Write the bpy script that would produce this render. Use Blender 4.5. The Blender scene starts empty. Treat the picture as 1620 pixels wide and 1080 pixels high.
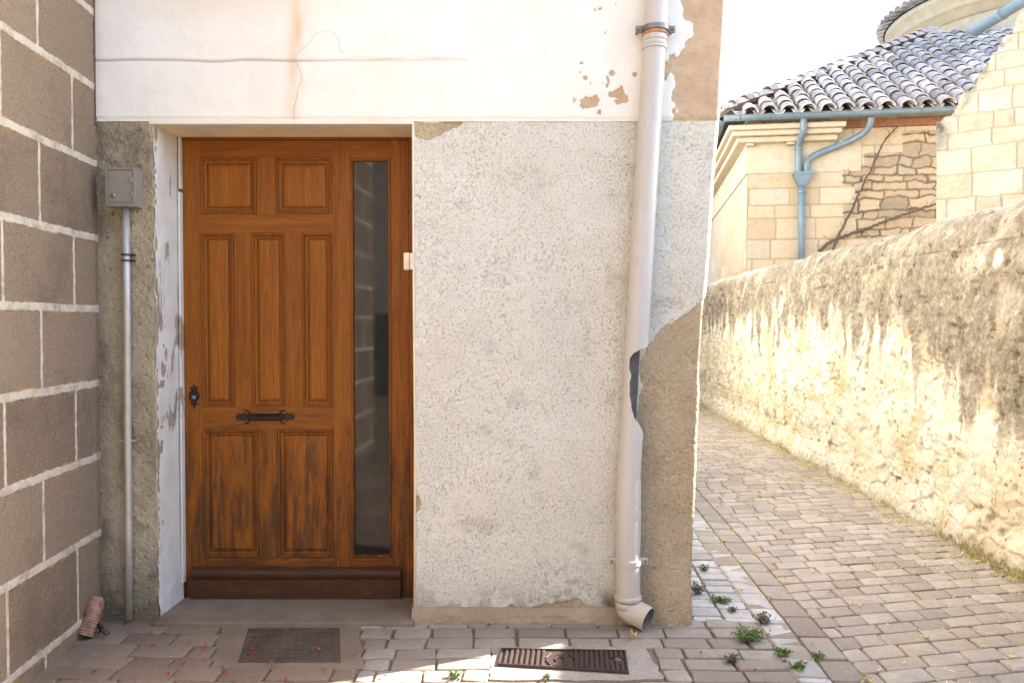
import bpy, bmesh, math, random
import numpy as np
from mathutils import Vector, Matrix
random.seed(7)
R = math.radians
scene = bpy.context.scene
COL = scene.collection

# ------------------------------------------------------------------ camera, sky, sun, exposure
F = 1260.0; PITCH = R(1.27); CAMY = -3.6; CAMZ = 1.35
cam_d = bpy.data.cameras.new('camera'); cam = bpy.data.objects.new('camera', cam_d); COL.objects.link(cam)
cam_d.sensor_width = 36; cam_d.lens = 36 * F / 1620; cam_d.clip_start = .05; cam_d.clip_end = 600
cam.location = (0, CAMY, CAMZ); cam.rotation_euler = (R(90) - PITCH, 0, 0)
scene.camera = cam
SUN_AZ, SUN_EL = R(67.4), R(34.2)
sunv = Vector((math.sin(SUN_AZ) * math.cos(SUN_EL), math.cos(SUN_AZ) * math.cos(SUN_EL), math.sin(SUN_EL)))
w = bpy.data.worlds.new('World'); scene.world = w; w.use_nodes = True
wn = w.node_tree; bg = wn.nodes['Background']
sky = wn.nodes.new('ShaderNodeTexSky'); sky.sky_type = 'NISHITA'; sky.sun_disc = False
sky.sun_elevation = SUN_EL; sky.sun_rotation = SUN_AZ
sky.air_density = 1.0; sky.dust_density = 2.0; sky.ozone_density = 0.6; sky.altitude = 200
wn.links.new(sky.outputs[0], bg.inputs[0]); bg.inputs[1].default_value = .15
sl = bpy.data.lights.new('sun', 'SUN'); sun = bpy.data.objects.new('sun', sl); COL.objects.link(sun)
sl.energy = 5.0; sl.angle = R(.5); sl.color = (1, .95, .88)
sun.rotation_euler = sunv.to_track_quat('Z', 'Y').to_euler()
scene.view_settings.view_transform = 'Standard'; scene.view_settings.look = 'None'
scene.view_settings.gamma = 1; scene.view_settings.exposure = 2.48
scene.render.resolution_x = 1024; scene.render.resolution_y = 682
scene.cycles.max_bounces = 8; scene.cycles.diffuse_bounces = 5

# ------------------------------------------------------------------ pixel helpers (photo pixels -> real planes)
_c, _s = math.cos(PITCH), math.sin(PITCH)
def ray(px, py):
    a = (px - 810) / F; b = -(py - 540) / F
    return Vector((a, _c + b * _s, -_s + b * _c))
def P(px, py, y=0.0):
    r = ray(px, py); t = (y - CAMY) / r.y
    return Vector((r.x * t, y, CAMZ + r.z * t))
def G(px, py, z=0.0):
    r = ray(px, py); t = (z - CAMZ) / r.z
    return Vector((r.x * t, CAMY + r.y * t, z))

# ------------------------------------------------------------------ noise (numpy)
def h2(ix, iy, seed=0):
    ix = ix.astype(np.int64); iy = iy.astype(np.int64)
    n = (ix * 374761393 + iy * 668265263 + seed * 1442695041) & 0xffffffff
    n = ((n ^ (n >> 13)) * 1274126177) & 0xffffffff
    n = ((n ^ (n >> 16)) * 2246822519) & 0xffffffff
    return ((n ^ (n >> 15)) & 0xffffff) / float(0xffffff)
def vn(x, y, seed=0):
    ix = np.floor(x); iy = np.floor(y); fx = x - ix; fy = y - iy
    fx = fx * fx * (3 - 2 * fx); fy = fy * fy * (3 - 2 * fy)
    a = h2(ix, iy, seed); b = h2(ix + 1, iy, seed); c = h2(ix, iy + 1, seed); d = h2(ix + 1, iy + 1, seed)
    return (a * (1 - fx) + b * fx) * (1 - fy) + (c * (1 - fx) + d * fx) * fy
def fbm(x, y, o=4, seed=0):
    r = 0; a = .5; t = 0
    for i in range(o):
        r = r + a * vn(x, y, seed + i * 17); t += a; a *= .5; x = x * 2.03 + 5.1; y = y * 2.03 + 1.7
    return r / t
def worley(x, y, seed=0, jit=.85):
    ix = np.floor(x); iy = np.floor(y)
    f1 = np.full(x.shape, 9.); f2 = np.full(x.shape, 9.); idd = np.zeros(x.shape)
    for dx in (-1, 0, 1):
        for dy in (-1, 0, 1):
            cx = ix + dx; cy = iy + dy
            px = cx + .5 + (h2(cx, cy, seed) - .5) * jit; py = cy + .5 + (h2(cx, cy, seed + 9) - .5) * jit
            d = np.hypot(px - x, py - y); hid = h2(cx, cy, seed + 21)
            m = d < f1
            f2 = np.where(m, f1, np.minimum(f2, d)); idd = np.where(m, hid, idd); f1 = np.where(m, d, f1)
    return f1, f2, idd
def ss(a, b, x):
    t = np.clip((x - a) / (b - a), 0, 1); return t * t * (3 - 2 * t)

# ------------------------------------------------------------------ object helpers
def tag(o, label=None, cat=None, group=None, kind=None):
    if label: o['label'] = label
    if cat: o['category'] = cat
    if group: o['group'] = group
    if kind: o['kind'] = kind
    return o
def thing(name, label, cat, loc=(0, 0, 0), group=None):
    o = bpy.data.objects.new(name, None); COL.objects.link(o); o.location = loc; o.empty_display_size = .1
    return tag(o, label, cat, group)
def link_mesh(name, me, m, parent=None, smooth=True):
    if m: me.materials.append(m)
    o = bpy.data.objects.new(name, me); COL.objects.link(o)
    if parent is not None:
        o.parent = parent
        off = Vector((0, 0, 0)); p = parent
        while p: off += p.location; p = p.parent
        for v in me.vertices: pass
        me.transform(Matrix.Translation(-off))
    if smooth: me.shade_smooth()
    return o
class MB:
    def __init__(s): s.v = []; s.f = []; s.a = []
    def add(s, vs, fs):
        n = len(s.v); s.v += [tuple(v) for v in vs]; s.f += [tuple(i + n for i in f) for f in fs]
    def box(s, x0, x1, y0, y1, z0, z1, bev=0.0, M=None):
        bm = bmesh.new(); bmesh.ops.create_cube(bm, size=1)
        for v in bm.verts: v.co = Vector(((x0 + x1) / 2 + v.co.x * (x1 - x0), (y0 + y1) / 2 + v.co.y * (y1 - y0), (z0 + z1) / 2 + v.co.z * (z1 - z0)))
        if bev > 0: bmesh.ops.bevel(bm, geom=bm.edges[:], offset=bev, segments=2, affect='EDGES', profile=.6)
        bm.verts.index_update()
        s.add([(M @ v.co) if M else v.co.copy() for v in bm.verts], [[v.index for v in f.verts] for f in bm.faces]); bm.free()
    def tube(s, pts, rad, seg=12, cap=True):
        pts = [Vector(p) for p in pts]; n = len(pts)
        if not hasattr(rad, '__len__'): rad = [rad] * n
        T = [(pts[min(i + 1, n - 1)] - pts[max(i - 1, 0)]).normalized() for i in range(n)]
        up = Vector((0, 0, 1)) if abs(T[0].z) < .9 else Vector((0, 1, 0))
        U = (up - T[0] * up.dot(T[0])).normalized(); vs = []
        for i in range(n):
            U = (U - T[i] * U.dot(T[i])).normalized(); W = T[i].cross(U)
            for k in range(seg):
                a = 2 * math.pi * k / seg; vs.append(pts[i] + (U * math.cos(a) + W * math.sin(a)) * rad[i])
        fs = [(i * seg + k, i * seg + (k + 1) % seg, (i + 1) * seg + (k + 1) % seg, (i + 1) * seg + k) for i in range(n - 1) for k in range(seg)]
        if cap: fs += [tuple(range(seg))[::-1], tuple(range((n - 1) * seg, n * seg))]
        s.add(vs, fs)
    def warp(s, fn): s.v = [tuple(fn(*v)) for v in s.v]; return s
    def prism(s, poly, y0, y1):      # polygon in x,z extruded along y
        n = len(poly); s.add([(p[0], y0, p[1]) for p in poly] + [(p[0], y1, p[1]) for p in poly],
            [tuple(range(n)), tuple(range(n, 2 * n))[::-1]] + [(i, i + n, (i + 1) % n + n, (i + 1) % n) for i in range(n)])
    def build(s, name, m, parent=None, smooth=False):
        me = bpy.data.meshes.new(name); me.from_pydata(s.v, [], s.f); me.update()
        return link_mesh(name, me, m, parent, smooth)
def grid_mesh(name, X, Y, Z, attr, m, parent=None, keep=None):
    """X,Y,Z arrays (nv,nu); attr (nv,nu,3)"""
    nv, nu = X.shape
    co = np.stack([X, Y, Z], -1).reshape(-1, 3)
    i = np.arange(nv * nu).reshape(nv, nu)
    q = np.stack([i[:-1, :-1], i[:-1, 1:], i[1:, 1:], i[1:, :-1]], -1)
    if keep is not None: q = q[keep[:-1, :-1]]
    q = q.reshape(-1, 4)
    me = bpy.data.meshes.new(name)
    me.vertices.add(len(co)); me.vertices.foreach_set('co', co.ravel().astype(np.float32))
    me.loops.add(q.size); me.loops.foreach_set('vertex_index', q.ravel().astype(np.int32))
    me.polygons.add(len(q)); me.polygons.foreach_set('loop_start', np.arange(0, q.size, 4, dtype=np.int32))
    me.update(); me.validate()
    if attr is not None:
        a = me.attributes.new('msk', 'FLOAT_COLOR', 'POINT')
        d = np.ones((len(co), 4), np.float32); d[:, :3] = attr.reshape(-1, 3); a.data.foreach_set('color', d.ravel())
    return link_mesh(name, me, m, parent, True)

# ------------------------------------------------------------------ material helpers
class NT:
    def __init__(s, name):
        s.m = bpy.data.materials.new(name); s.m.use_nodes = True; s.t = s.m.node_tree
        s.b = s.t.nodes['Principled BSDF']; s.out = s.t.nodes['Material Output']
        s.co = s.t.nodes.new('ShaderNodeTexCoord').outputs['Object']
        s.geo = s.t.nodes.new('ShaderNodeNewGeometry')
        s.pos = s.geo.outputs['Position']
    def n(s, ty, **k):
        nd = s.t.nodes.new(ty)
        for a, v in k.items(): setattr(nd, a, v)
        return nd
    def L(s, a, b): s.t.links.new(a, b)
    def setv(s, sock, v):
        if hasattr(v, 'is_linked'): s.L(v, sock)
        else: sock.default_value = v
    def scale(s, vec, sc=(1, 1, 1), rot=(0, 0, 0)):
        mp = s.n('ShaderNodeMapping'); s.L(vec, mp.inputs[0]); mp.inputs['Scale'].default_value = sc; mp.inputs['Rotation'].default_value = rot
        return mp.outputs[0]
    def noise(s, sc, det=4, rough=.6, vec=None, dist=0.):
        nd = s.n('ShaderNodeTexNoise'); s.L(vec or s.pos, nd.inputs['Vector'])
        nd.inputs['Scale'].default_value = sc; nd.inputs['Detail'].default_value = det; nd.inputs['Roughness'].default_value = rough; nd.inputs['Distortion'].default_value = dist
        return nd.outputs['Fac']
    def voro(s, sc, feat='F1', vec=None, out='Distance', rnd=1.):
        nd = s.n('ShaderNodeTexVoronoi', feature=feat); s.L(vec or s.pos, nd.inputs['Vector']); nd.inputs['Scale'].default_value = sc
        nd.inputs['Randomness'].default_value = rnd
        return nd.outputs[out]
    def ramp(s, fac, stops):
        nd = s.n('ShaderNodeValToRGB'); s.L(fac, nd.inputs[0]); e = nd.color_ramp.elements
        while len(e) > 1: e.remove(e[-1])
        for i, (p, c) in enumerate(stops):
            x = e[0] if i == 0 else e.new(p)
            x.position = p; x.color = (c if hasattr(c, '__len__') else (c, c, c)) [:3] + (1,) if hasattr(c, '__len__') else (c, c, c, 1)
        return nd.outputs[0]
    def mix(s, fac, a, b, mode='MIX'):
        nd = s.n('ShaderNodeMix', data_type='RGBA', blend_type=mode)
        s.setv(nd.inputs[0], fac)
        for i, v in ((6, a), (7, b)):
            if isinstance(v, tuple): v = v[:3] + (1,)
            s.setv(nd.inputs[i], v)
        return nd.outputs[2]
    def math(s, op, a, b=0., c=None):
        nd = s.n('ShaderNodeMath', operation=op); s.setv(nd.inputs[0], a); s.setv(nd.inputs[1], b)
        if c is not None: s.setv(nd.inputs[2], c)
        return nd.outputs[0]
    def sep(s, v):
        nd = s.n('ShaderNodeSeparateXYZ'); s.L(v, nd.inputs[0]); return nd.outputs
    def attr(s, name='msk'):
        nd = s.n('ShaderNodeAttribute', attribute_name=name); sp = s.n('ShaderNodeSeparateColor'); s.L(nd.outputs['Color'], sp.inputs[0]); return sp.outputs
    def bump(s, h, strength=.5, dist=.01):
        nd = s.n('ShaderNodeBump'); s.L(h, nd.inputs['Height']); nd.inputs['Strength'].default_value = strength; nd.inputs['Distance'].default_value = dist
        s.L(nd.outputs[0], s.b.inputs['Normal']); return nd.outputs[0]
    def fin(s, col, rough=.8, spec=.3, metal=0.):
        if isinstance(col, tuple): col = col[:3] + (1,)
        s.setv(s.b.inputs['Base Color'], col); s.setv(s.b.inputs['Roughness'], rough)
        s.b.inputs['Specular IOR Level'].default_value = spec; s.b.inputs['Metallic'].default_value = metal
        return s.m

def simple(name, c, rough=.7, spec=.4, metal=0., var=.25, sc=20., bump=.15, bd=.002):
    t = NT(name); n = t.noise(sc, 5)
    lo = tuple(x * (1 - var) for x in c); hi = tuple(min(1, x * (1 + var)) for x in c)
    t.bump(t.noise(sc * 6, 3), bump, bd)
    return t.fin(t.ramp(n, [(.3, lo), (.7, hi)]), rough, spec, metal)

# roughcast: msk r = brown mortar, g = dirt and darker corner, b = crevice
def mk_roughcast(name, base_lo, base_hi):
    t = NT(name); a = t.attr()
    big = t.noise(3.2, 5, .6); mid = t.noise(28, 5, .65); fine = t.noise(150, 3, .7)
    col = t.ramp(big, [(.3, base_lo), (.68, base_hi)])
    col = t.mix(t.ramp(mid, [(.5, 0), (.85, .10)]), col, (.52, .49, .40))
    col = t.mix(t.ramp(t.noise(210, 2, .7), [(.30, .38), (.45, 0)]), col, (.46, .42, .33))
    col = t.mix(t.ramp(t.noise(1.7, 5, .65), [(.42, .0), (.7, .35)]), col, (.66, .57, .42))
    col = t.mix(t.ramp(t.noise(4.5, 4, .6), [(.55, 0), (.75, .25)]), col, (.52, .51, .48))
    grit = t.mix(t.ramp(fine, [(.35, 0), (.75, 1)]), (.42, .325, .205), (.60, .475, .315))
    grit = t.mix(t.ramp(t.noise(6, 6, .7), [(.38, 0), (.66, .8)]), grit, (.60, .49, .34))
    col = t.mix(t.ramp(a[0], [(.35, 0), (.6, 1)]), col, grit)
    col = t.mix(a[1], col, (.20, .165, .115))
        # thin curling pits between the thrown grains, dirt and shade darkened into the colour
    q = t.noise(150, 2, .55, None, 1.0); ln = t.math('ABSOLUTE', t.math('SUBTRACT', q, .5))
    on = t.ramp(t.noise(110, 3, .65), [(.50, 0), (.62, 1)])
    on = t.math('MULTIPLY', on, t.ramp(t.noise(5, 4, .6), [(.3, .35), (.65, 1)]))
    fl = t.math('MULTIPLY', t.ramp(ln, [(.0, 1), (.013, .9), (.036, 0)]), on)
    col = t.mix(t.math('MULTIPLY', fl, .95), col, (.15, .12, .08))
    h = t.math('SUBTRACT', t.math('ADD', t.noise(120, 4, .75, None, 1.0), t.math('MULTIPLY', t.noise(400, 2), .4)), t.math('MULTIPLY', fl, .8))
    t.bump(h, .9, .0065)
    return t.fin(col, .92, .15)
M_rough = mk_roughcast('roughcast_white', (.70, .685, .60), (.80, .785, .705))
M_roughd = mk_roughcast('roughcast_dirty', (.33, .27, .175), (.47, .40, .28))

def mk_plaster():
    t = NT('white_plaster'); a = t.attr()
    n = t.noise(2.3, 5); col = t.ramp(n, [(.3, (.72, .70, .635)), (.65, (.79, .78, .73))])
    col = t.mix(t.ramp(t.noise(6, 6, .7), [(.5, 0), (.8, .35)]), col, (.70, .60, .47))
    col = t.mix(a[1], col, (.58, .38, .18))
    br = t.ramp(t.noise(7, 5, .65), [(.3, (.43, .31, .20)), (.7, (.56, .42, .29))])
    br = t.mix(t.ramp(t.noise(40, 3), [(.5, 0), (.8, .5)]), br, (.30, .22, .16))
    col = t.mix(t.ramp(a[0], [(.42, 0), (.52, 1)]), col, br)
    sp = t.voro(22, 'F1'); col = t.mix(t.ramp(sp, [(.0, .8), (.045, 0)]), col, (.22, .16, .11))
    col = t.mix(a[2], col, (.22, .15, .10))
    t.bump(t.math('ADD', t.noise(30, 4), t.math('MULTIPLY', t.noise(200, 3), .3)), .3, .004)
    return t.fin(col, .85, .2)
M_plaster = mk_plaster()

def mk_reveal():
    t = NT('peeling_paint'); z = t.sep(t.pos)
    v = t.scale(t.pos, (1, 1, .28)); n = t.noise(9, 6, .62, v, .6)
    # more bare render between z 0.9 and 1.8
    zz = t.ramp(t.math('DIVIDE', z[2], 2.3), [(.0, .60), (.28, .50), (.40, -.02 + .02), (.58, .0), (.80, .16), (1, .1)])
    fac = t.ramp(t.math('ADD', n, zz), [(.47, 0), (.50, 1)])
    bare = t.ramp(t.noise(14, 5), [(.3, (.24, .20, .16)), (.7, (.42, .35, .27))])
    col = t.mix(fac, bare, t.ramp(t.noise(5, 4), [(.3, (.58, .55, .50)), (.7, (.71, .68, .62))]))
    t.bump(t.math('ADD', fac, t.math('MULTIPLY', t.noise(60, 4), .6)), .5, .003)
    return t.fin(col, .8, .2)
M_reveal = mk_reveal()
M_soffit = simple('cream_paint', (.72, .62, .44), .8, .2, var=.12, sc=6)

def mk_block():
    t = NT('brown_block'); a = t.attr()
    idr = t.ramp(a[2], [(0, (.15, .110, .077)), (1, (.255, .192, .136))])
    col = t.mix(t.ramp(t.noise(110, 4, .75), [(.35, 0), (.7, .7)]), idr, (.32, .245, .178))
    col = t.mix(t.ramp(t.noise(170, 2, .6), [(.58, 0), (.68, .85)]), col, (.075, .05, .04))
    col = t.mix(t.ramp(t.noise(3.4, 6, .7), [(.42, 0), (.7, .55)]), col, (.27, .20, .13))
    col = t.mix(t.ramp(t.noise(2.2, 5, .7), [(.52, 0), (.72, .5)]), col, (.09, .065, .048))
    col = t.mix(t.ramp(a[1], [(.3, 0), (.7, .8)]), col, (.36, .23, .08))
    mort = t.ramp(t.noise(14, 6, .75), [(.3, (.30, .25, .18)), (.55, (.56, .50, .41))])
    col = t.mix(t.ramp(a[0], [(.42, 0), (.58, 1)]), col, mort)
    t.bump(t.math('ADD', t.noise(150, 4, .7), t.math('MULTIPLY', t.noise(40, 3), .6)), .8, .005)
    return t.fin(col, .95, .12)
M_block = mk_block()

def mk_wood(name, horiz=False, tint=1.0, weather=0.0):
    t = NT(name)
    rot = t.scale(t.pos, (1, 1, 1), (0, R(90), 0)) if horiz else t.pos
    st = t.scale(rot, (9, 9, .55))
    n1 = t.noise(3.0, 5, .6, st, 1.4)
    wv = t.n('ShaderNodeTexWave', wave_type='BANDS', bands_direction='X'); t.L(t.scale(rot, (1, 1, .16)), wv.inputs['Vector'])
    wv.inputs['Scale'].default_value = 21; wv.inputs['Distortion'].default_value = 12; wv.inputs['Detail'].default_value = 3; wv.inputs['Detail Scale'].default_value = 1.3
    fine = t.noise(9, 4, .7, t.scale(rot, (30, 30, 1.6)))
    c = lambda *x: tuple(v * tint for v in x)
    col = t.ramp(n1, [(.25, c(.165, .047, .0038)), (.5, c(.225, .070, .005)), (.78, c(.295, .102, .0075))])
    col = t.mix(t.ramp(wv.outputs['Fac'], [(.0, .36), (.3, .0)]), col, c(.11, .034, .005))
    col = t.mix(t.ramp(fine, [(.54, 0), (.68, .45)]), col, c(.085, .027, .006))
    z = t.sep(t.pos)[2]
    # weathering low down: grey-black stains (real wear)
    wz = t.ramp(z, [(.05, .30), (.2, .21), (.70, .16), (1.0, .03), (1.4, 0)])
    wf = t.ramp(t.math('ADD', t.noise(5, 6, .75, t.scale(rot, (6, 6, .9))), wz), [(.60, 0), (.76, .75)])
    col = t.mix(wf, col, (.045, .022, .012))
    if weather: col = t.mix(t.ramp(t.noise(8, 5, .7, t.scale(rot, (1, 1, .3))), [(.42, .25 * weather), (.6, weather)]), col, (.05, .022, .013))
    if weather > .5: col = t.mix(t.ramp(t.noise(22, 5, .8, t.scale(rot, (2, 2, .25))), [(.60, 0), (.72, .6)]), col, (.30, .22, .15))
    t.bump(t.math('ADD', fine, wv.outputs['Fac']), .22, .0015)
    return t.fin(col, t.ramp(n1, [(.3, .6), (.7, .48)]), .25)
M_woodv = mk_wood('oak_vertical'); M_woodh = mk_wood('oak_horizontal', True)
M_woodp = mk_wood('oak_panel', tint=1.12); M_woodw = mk_wood('oak_weatherboard', True, .6, .85)
M_woodm = mk_wood('oak_moulding', tint=1.0, weather=.18)

def mk_glass():
    t = NT('dark_glass'); n = t.noise(6, 6, .75)
    col = t.mix(t.ramp(n, [(.5, 0), (.85, .3)]), (.012, .0125, .0125), (.07, .067, .06))
    v = t.voro(55, 'F1'); col = t.mix(t.ramp(v, [(0, .7), (.05, 0)]), col, (.5, .48, .42))
    return t.fin(col, t.ramp(n, [(.4, .03), (.85, .12)]), .4)
M_glass = mk_glass()
M_iron = simple('black_iron', (.028, .02, .017), .5, .5, .6, .5, 60, .5)
M_clip = simple('black_clip', (.02, .018, .016), .5)
M_pvc = NT('pipe_pvc')
def mk_pvc():
    t = M_pvc; n = t.noise(4, 5, .6, t.scale(t.pos, (1, 1, .25)))
    col = t.ramp(n, [(.3, (.46, .445, .42)), (.7, (.53, .515, .49))])
    z = t.sep(t.pos)[2]; low = t.ramp(z, [(.02, .55), (.35, .0)])
    col = t.mix(t.math('MULTIPLY', low, t.ramp(t.noise(20, 5, .7), [(.35, .1), (.65, 1)])), col, (.50, .38, .20))
    col = t.mix(t.ramp(t.noise(55, 5, .8, t.scale(t.pos, (1, 1, .2))), [(.56, 0), (.72, .5)]), col, (.34, .30, .25))
    col = t.mix(t.ramp(t.noise(3.5, 4, .7, t.scale(t.pos, (2, 2, .5))), [(.5, 0), (.72, .35)]), col, (.40, .36, .30))
    t.fin(col, .42, .4)
mk_pvc(); M_pvc = M_pvc.m
M_pvcin = simple('pipe_inside_shade', (.17, .155, .145), .8)  # bore darker than the outside, its shade put into the colour
M_clampgrey = simple('clamp_galvanised', (.22, .21, .19), .5, .5, .7)
M_rust = simple('rust', (.45, .2, .07), .8, .2, 0, .4, 60)
M_boxgrey = simple('meter_box_paint', (.235, .205, .175), .5, .45, 0, .12, 12)
M_conduit = simple('conduit_metal', (.44, .42, .38), .4, .5, .35, .12, 14)
M_corr = simple('rusty_corrugated', (.33, .19, .14), .75, .3, 0, .45, 40)
M_castiron = simple('cast_iron_brown', (.062, .038, .032), .6, .45, .3, .3, 50, .5)
M_cream = simple('cream_plastic', (.62, .53, .40), .5, .5)

def mk_concrete(name, lo, hi, sp=.35):
    t = NT(name); col = t.ramp(t.noise(5, 6, .65), [(.3, lo), (.7, hi)])
    col = t.mix(t.ramp(t.noise(120, 3, .7), [(.45, 0), (.75, sp)]), col, tuple(x * .45 for x in lo))
    col = t.mix(t.ramp(t.voro(95), [(.0, .5), (.2, 0)]), col, tuple(min(1, x * 1.5) for x in hi))
    t.bump(t.math('ADD', t.noise(60, 5, .7), t.noise(200, 2)), .6, .005)
    return t.fin(col, .9, .2)
M_conc = mk_concrete('apron_concrete', (.19, .140, .098), (.29, .222, .160))
M_concl = mk_concrete('pebble_concrete', (.27, .235, .195), (.43, .39, .34), .7)
M_plinth = mk_concrete('plinth_concrete', (.27, .21, .14), (.42, .34, .24))
M_joint = mk_concrete('joint_sand', (.14, .11, .078), (.23, .185, .135))

def mk_paver(name, stops, yellow=.0):
    t = NT(name); r = t.geo.outputs['Random Per Island']
    col = t.ramp(r, stops)
    col = t.mix(t.ramp(t.noise(18, 5, .7), [(.35, 0), (.75, .45)]), col, (.20, .165, .13))
    col = t.mix(t.ramp(t.noise(140, 3, .75), [(.5, 0), (.75, .55)]), col, (.12, .095, .075))
    col = t.mix(t.ramp(t.noise(95, 2, .6, t.scale(t.pos, (1.1, .9, 1))), [(.62, 0), (.74, .5)]), col, (.62, .57, .5))
    col = t.mix(t.ramp(t.noise(3.2, 6, .7), [(.48, 0), (.7, .45)]), col, (.24, .19, .14))
    if yellow: col = t.mix(t.ramp(t.noise(1.7, 6, .7), [(.5, 0), (.72, yellow)]), col, (.50, .38, .16))
    t.bump(t.math('ADD', t.noise(45, 5, .7), t.math('MULTIPLY', t.noise(160, 3), .6)), .55, .005)
    return t.fin(col, .85, .25)
M_pav = mk_paver('paver_alley', [(0, (.30, .25, .205)), (.5, (.385, .33, .275)), (1, (.45, .395, .335))], .3)
M_sett = mk_paver('paver_sett', [(0, (.255, .21, .17)), (.5, (.33, .28, .225)), (1, (.39, .345, .29))])
M_settw = mk_paver('paver_pale', [(0, (.42, .40, .38)), (1, (.60, .59, .57))])
M_pavl = mk_paver('paver_brown', [(0, (.20, .138, .095)), (.5, (.25, .175, .120)), (1, (.31, .22, .155))])

def mk_rubble():       # msk r = stone(0)/joint(1), g = lichen, b = id
    t = NT('rubble_wall'); a = t.attr()
    n = t.noise(5, 5, .65)
    col = t.ramp(a[2], [(0, (.44, .36, .23)), (.35, (.60, .54, .42)), (.7, (.52, .48, .40)), (1, (.66, .61, .50))])
    col = t.mix(t.ramp(n, [(.4, 0), (.7, .75)]), col, (.66, .59, .46))
    col = t.mix(t.ramp(t.noise(2.1, 5, .6), [(.5, 0), (.68, .7)]), col, (.52, .37, .18))
    col = t.mix(a[0], col, t.ramp(t.noise(16, 4), [(.3, (.36, .29, .20)), (.7, (.54, .47, .36))]))
    lich = t.ramp(t.noise(14, 6, .75), [(.3, (.13, .108, .08)), (.5, (.215, .18, .135)), (.62, (.31, .262, .20)), (.74, (.47, .42, .34))])
    lich = t.mix(t.ramp(t.noise(38, 5, .8), [(.56, 0), (.68, .55)]), lich, (.46, .40, .31))
    lich = t.mix(t.ramp(t.noise(75, 3, .7), [(.56, 0), (.66, .8)]), lich, (.085, .07, .05))
    lf_ = t.math('ADD', a[1], t.math('MULTIPLY', t.math('SUBTRACT', t.noise(34, 5, .8), .5), 1.1))
    col = t.mix(t.ramp(lf_, [(.12, 0), (.5, .62), (.9, 1)]), col, lich)
    cn = t.math('ABSOLUTE', t.math('SUBTRACT', t.noise(3.4, 4, .6, t.scale(t.pos, (1, 1.6, .8)), .8), .5))
    ck = t.math('MULTIPLY', t.ramp(cn, [(.0, 1), (.006, .9), (.013, 0)]), t.ramp(t.noise(4.2, 3, .6), [(.52, 0), (.60, .85)]))
    col = t.mix(ck, col, (.075, .055, .035))
    sk = t.voro(13, 'F1', t.scale(t.pos, (1, 1, 1.0))); col = t.mix(t.ramp(sk, [(.05, .75), (.13, 0)]), col, (.12, .09, .06))
    t.bump(t.math('SUBTRACT', t.math('ADD', t.noise(32, 6, .7), t.math('MULTIPLY', t.noise(120, 3), .5)), ck), .8, .012)
    return t.fin(col, .93, .12)
M_rubble = mk_rubble()

def mk_stone(name, stops, mort, dark=(.25, .2, .14)):
    t = NT(name); a = t.attr()
    col = t.ramp(a[2], stops)
    col = t.mix(t.ramp(t.noise(3.5, 6, .65), [(.42, 0), (.72, .5)]), col, (.50, .36, .19))
    col = t.mix(t.ramp(t.noise(12, 5, .7), [(.52, 0), (.78, .5)]), col, dark)
    col = t.mix(a[0], col, mort)
    col = t.mix(a[1], col, t.ramp(t.noise(12, 5, .7), [(.35, (.10, .085, .06)), (.65, (.33, .29, .21))]))
    t.bump(t.noise(22, 6, .7), .6, .02)
    return t.fin(col, .9, .15)
ST = [(0, (.44, .345, .235)), (.3, (.51, .415, .295)), (.6, (.54, .45, .33)), (.85, (.47, .405, .32)), (1, (.58, .50, .38))]
M_ashlar = mk_stone('church_ashlar', ST, (.36, .27, .17))
M_crub = mk_stone('church_rubble', [(0, (.25, .20, .15)), (.3, (.40, .315, .22)), (.6, (.34, .295, .235)), (.85, (.46, .355, .23)), (1, (.42, .355, .265))], (.17, .125, .08))
M_ashr = mk_stone('gable_ashlar', [(0, (.47, .39, .28)), (.4, (.54, .465, .345)), (.7, (.58, .505, .39)), (1, (.48, .44, .37))], (.40, .32, .21))
M_trim = mk_concrete('church_trim', (.46, .385, .275), (.58, .50, .375), .3)
M_blue = simple('gutter_bluegrey', (.155, .215, .255), .45, .5, .2, .15, 8)
M_brickred = simple('red_brick_strip', (.27, .13, .08), .85, .2, 0, .3, 14)

def mk_tile():
    t = NT('roof_tile'); r = t.geo.outputs['Random Per Island']
    col = t.ramp(r, [(0, (.26, .22, .20)), (.25, (.40, .35, .32)), (.5, (.50, .46, .43)), (.75, (.52, .43, .38)), (1, (.70, .68, .66))])
    col = t.mix(t.ramp(t.noise(7, 6, .75), [(.46, 0), (.70, .75)]), col, (.16, .155, .165))
    col = t.mix(t.ramp(t.noise(19, 4, .7, t.scale(t.pos, (1, 1.3, .8))), [(.5, 0), (.7, .8)]), col, (.60, .57, .54))
    t.bump(t.noise(40, 5), .5, .01)
    return t.fin(col, .9, .15)
M_tile = mk_tile()
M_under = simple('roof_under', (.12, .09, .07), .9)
M_stem = simple('dry_stem', (.11, .08, .06), .9, .2, 0, .3, 30)
def mk_leaf(name, a, b):
    t = NT(name); return t.fin(t.ramp(t.geo.outputs['Random Per Island'], [(0, a), (1, b)]), .6, .3)
M_leaf = mk_leaf('weed_leaf', (.08, .14, .035), (.19, .28, .08))
M_leafd = mk_leaf('weed_leaf_grey', (.12, .145, .085), (.27, .29, .19))
M_moss = mk_leaf('yellow_moss', (.42, .33, .07), (.66, .55, .16))
M_leafy = mk_leaf('yellow_leaf', (.55, .38, .09), (.72, .55, .2))
M_petal = mk_leaf('red_petal', (.30, .012, .018), (.48, .03, .045))

# ================================================================== GROUND
ALD = Vector((.0475, 1, 0)).normalized(); ALP = Vector((ALD.y, -ALD.x, 0))     # alley direction and its right-hand side
g = MB(); g.add([(-150, -150, -.010), (150, -150, -.010), (150, 150, -.010), (-150, 150, -.010)], [(0, 1, 2, 3)])
tag(g.build('ground', M_joint), kind='structure')

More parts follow.
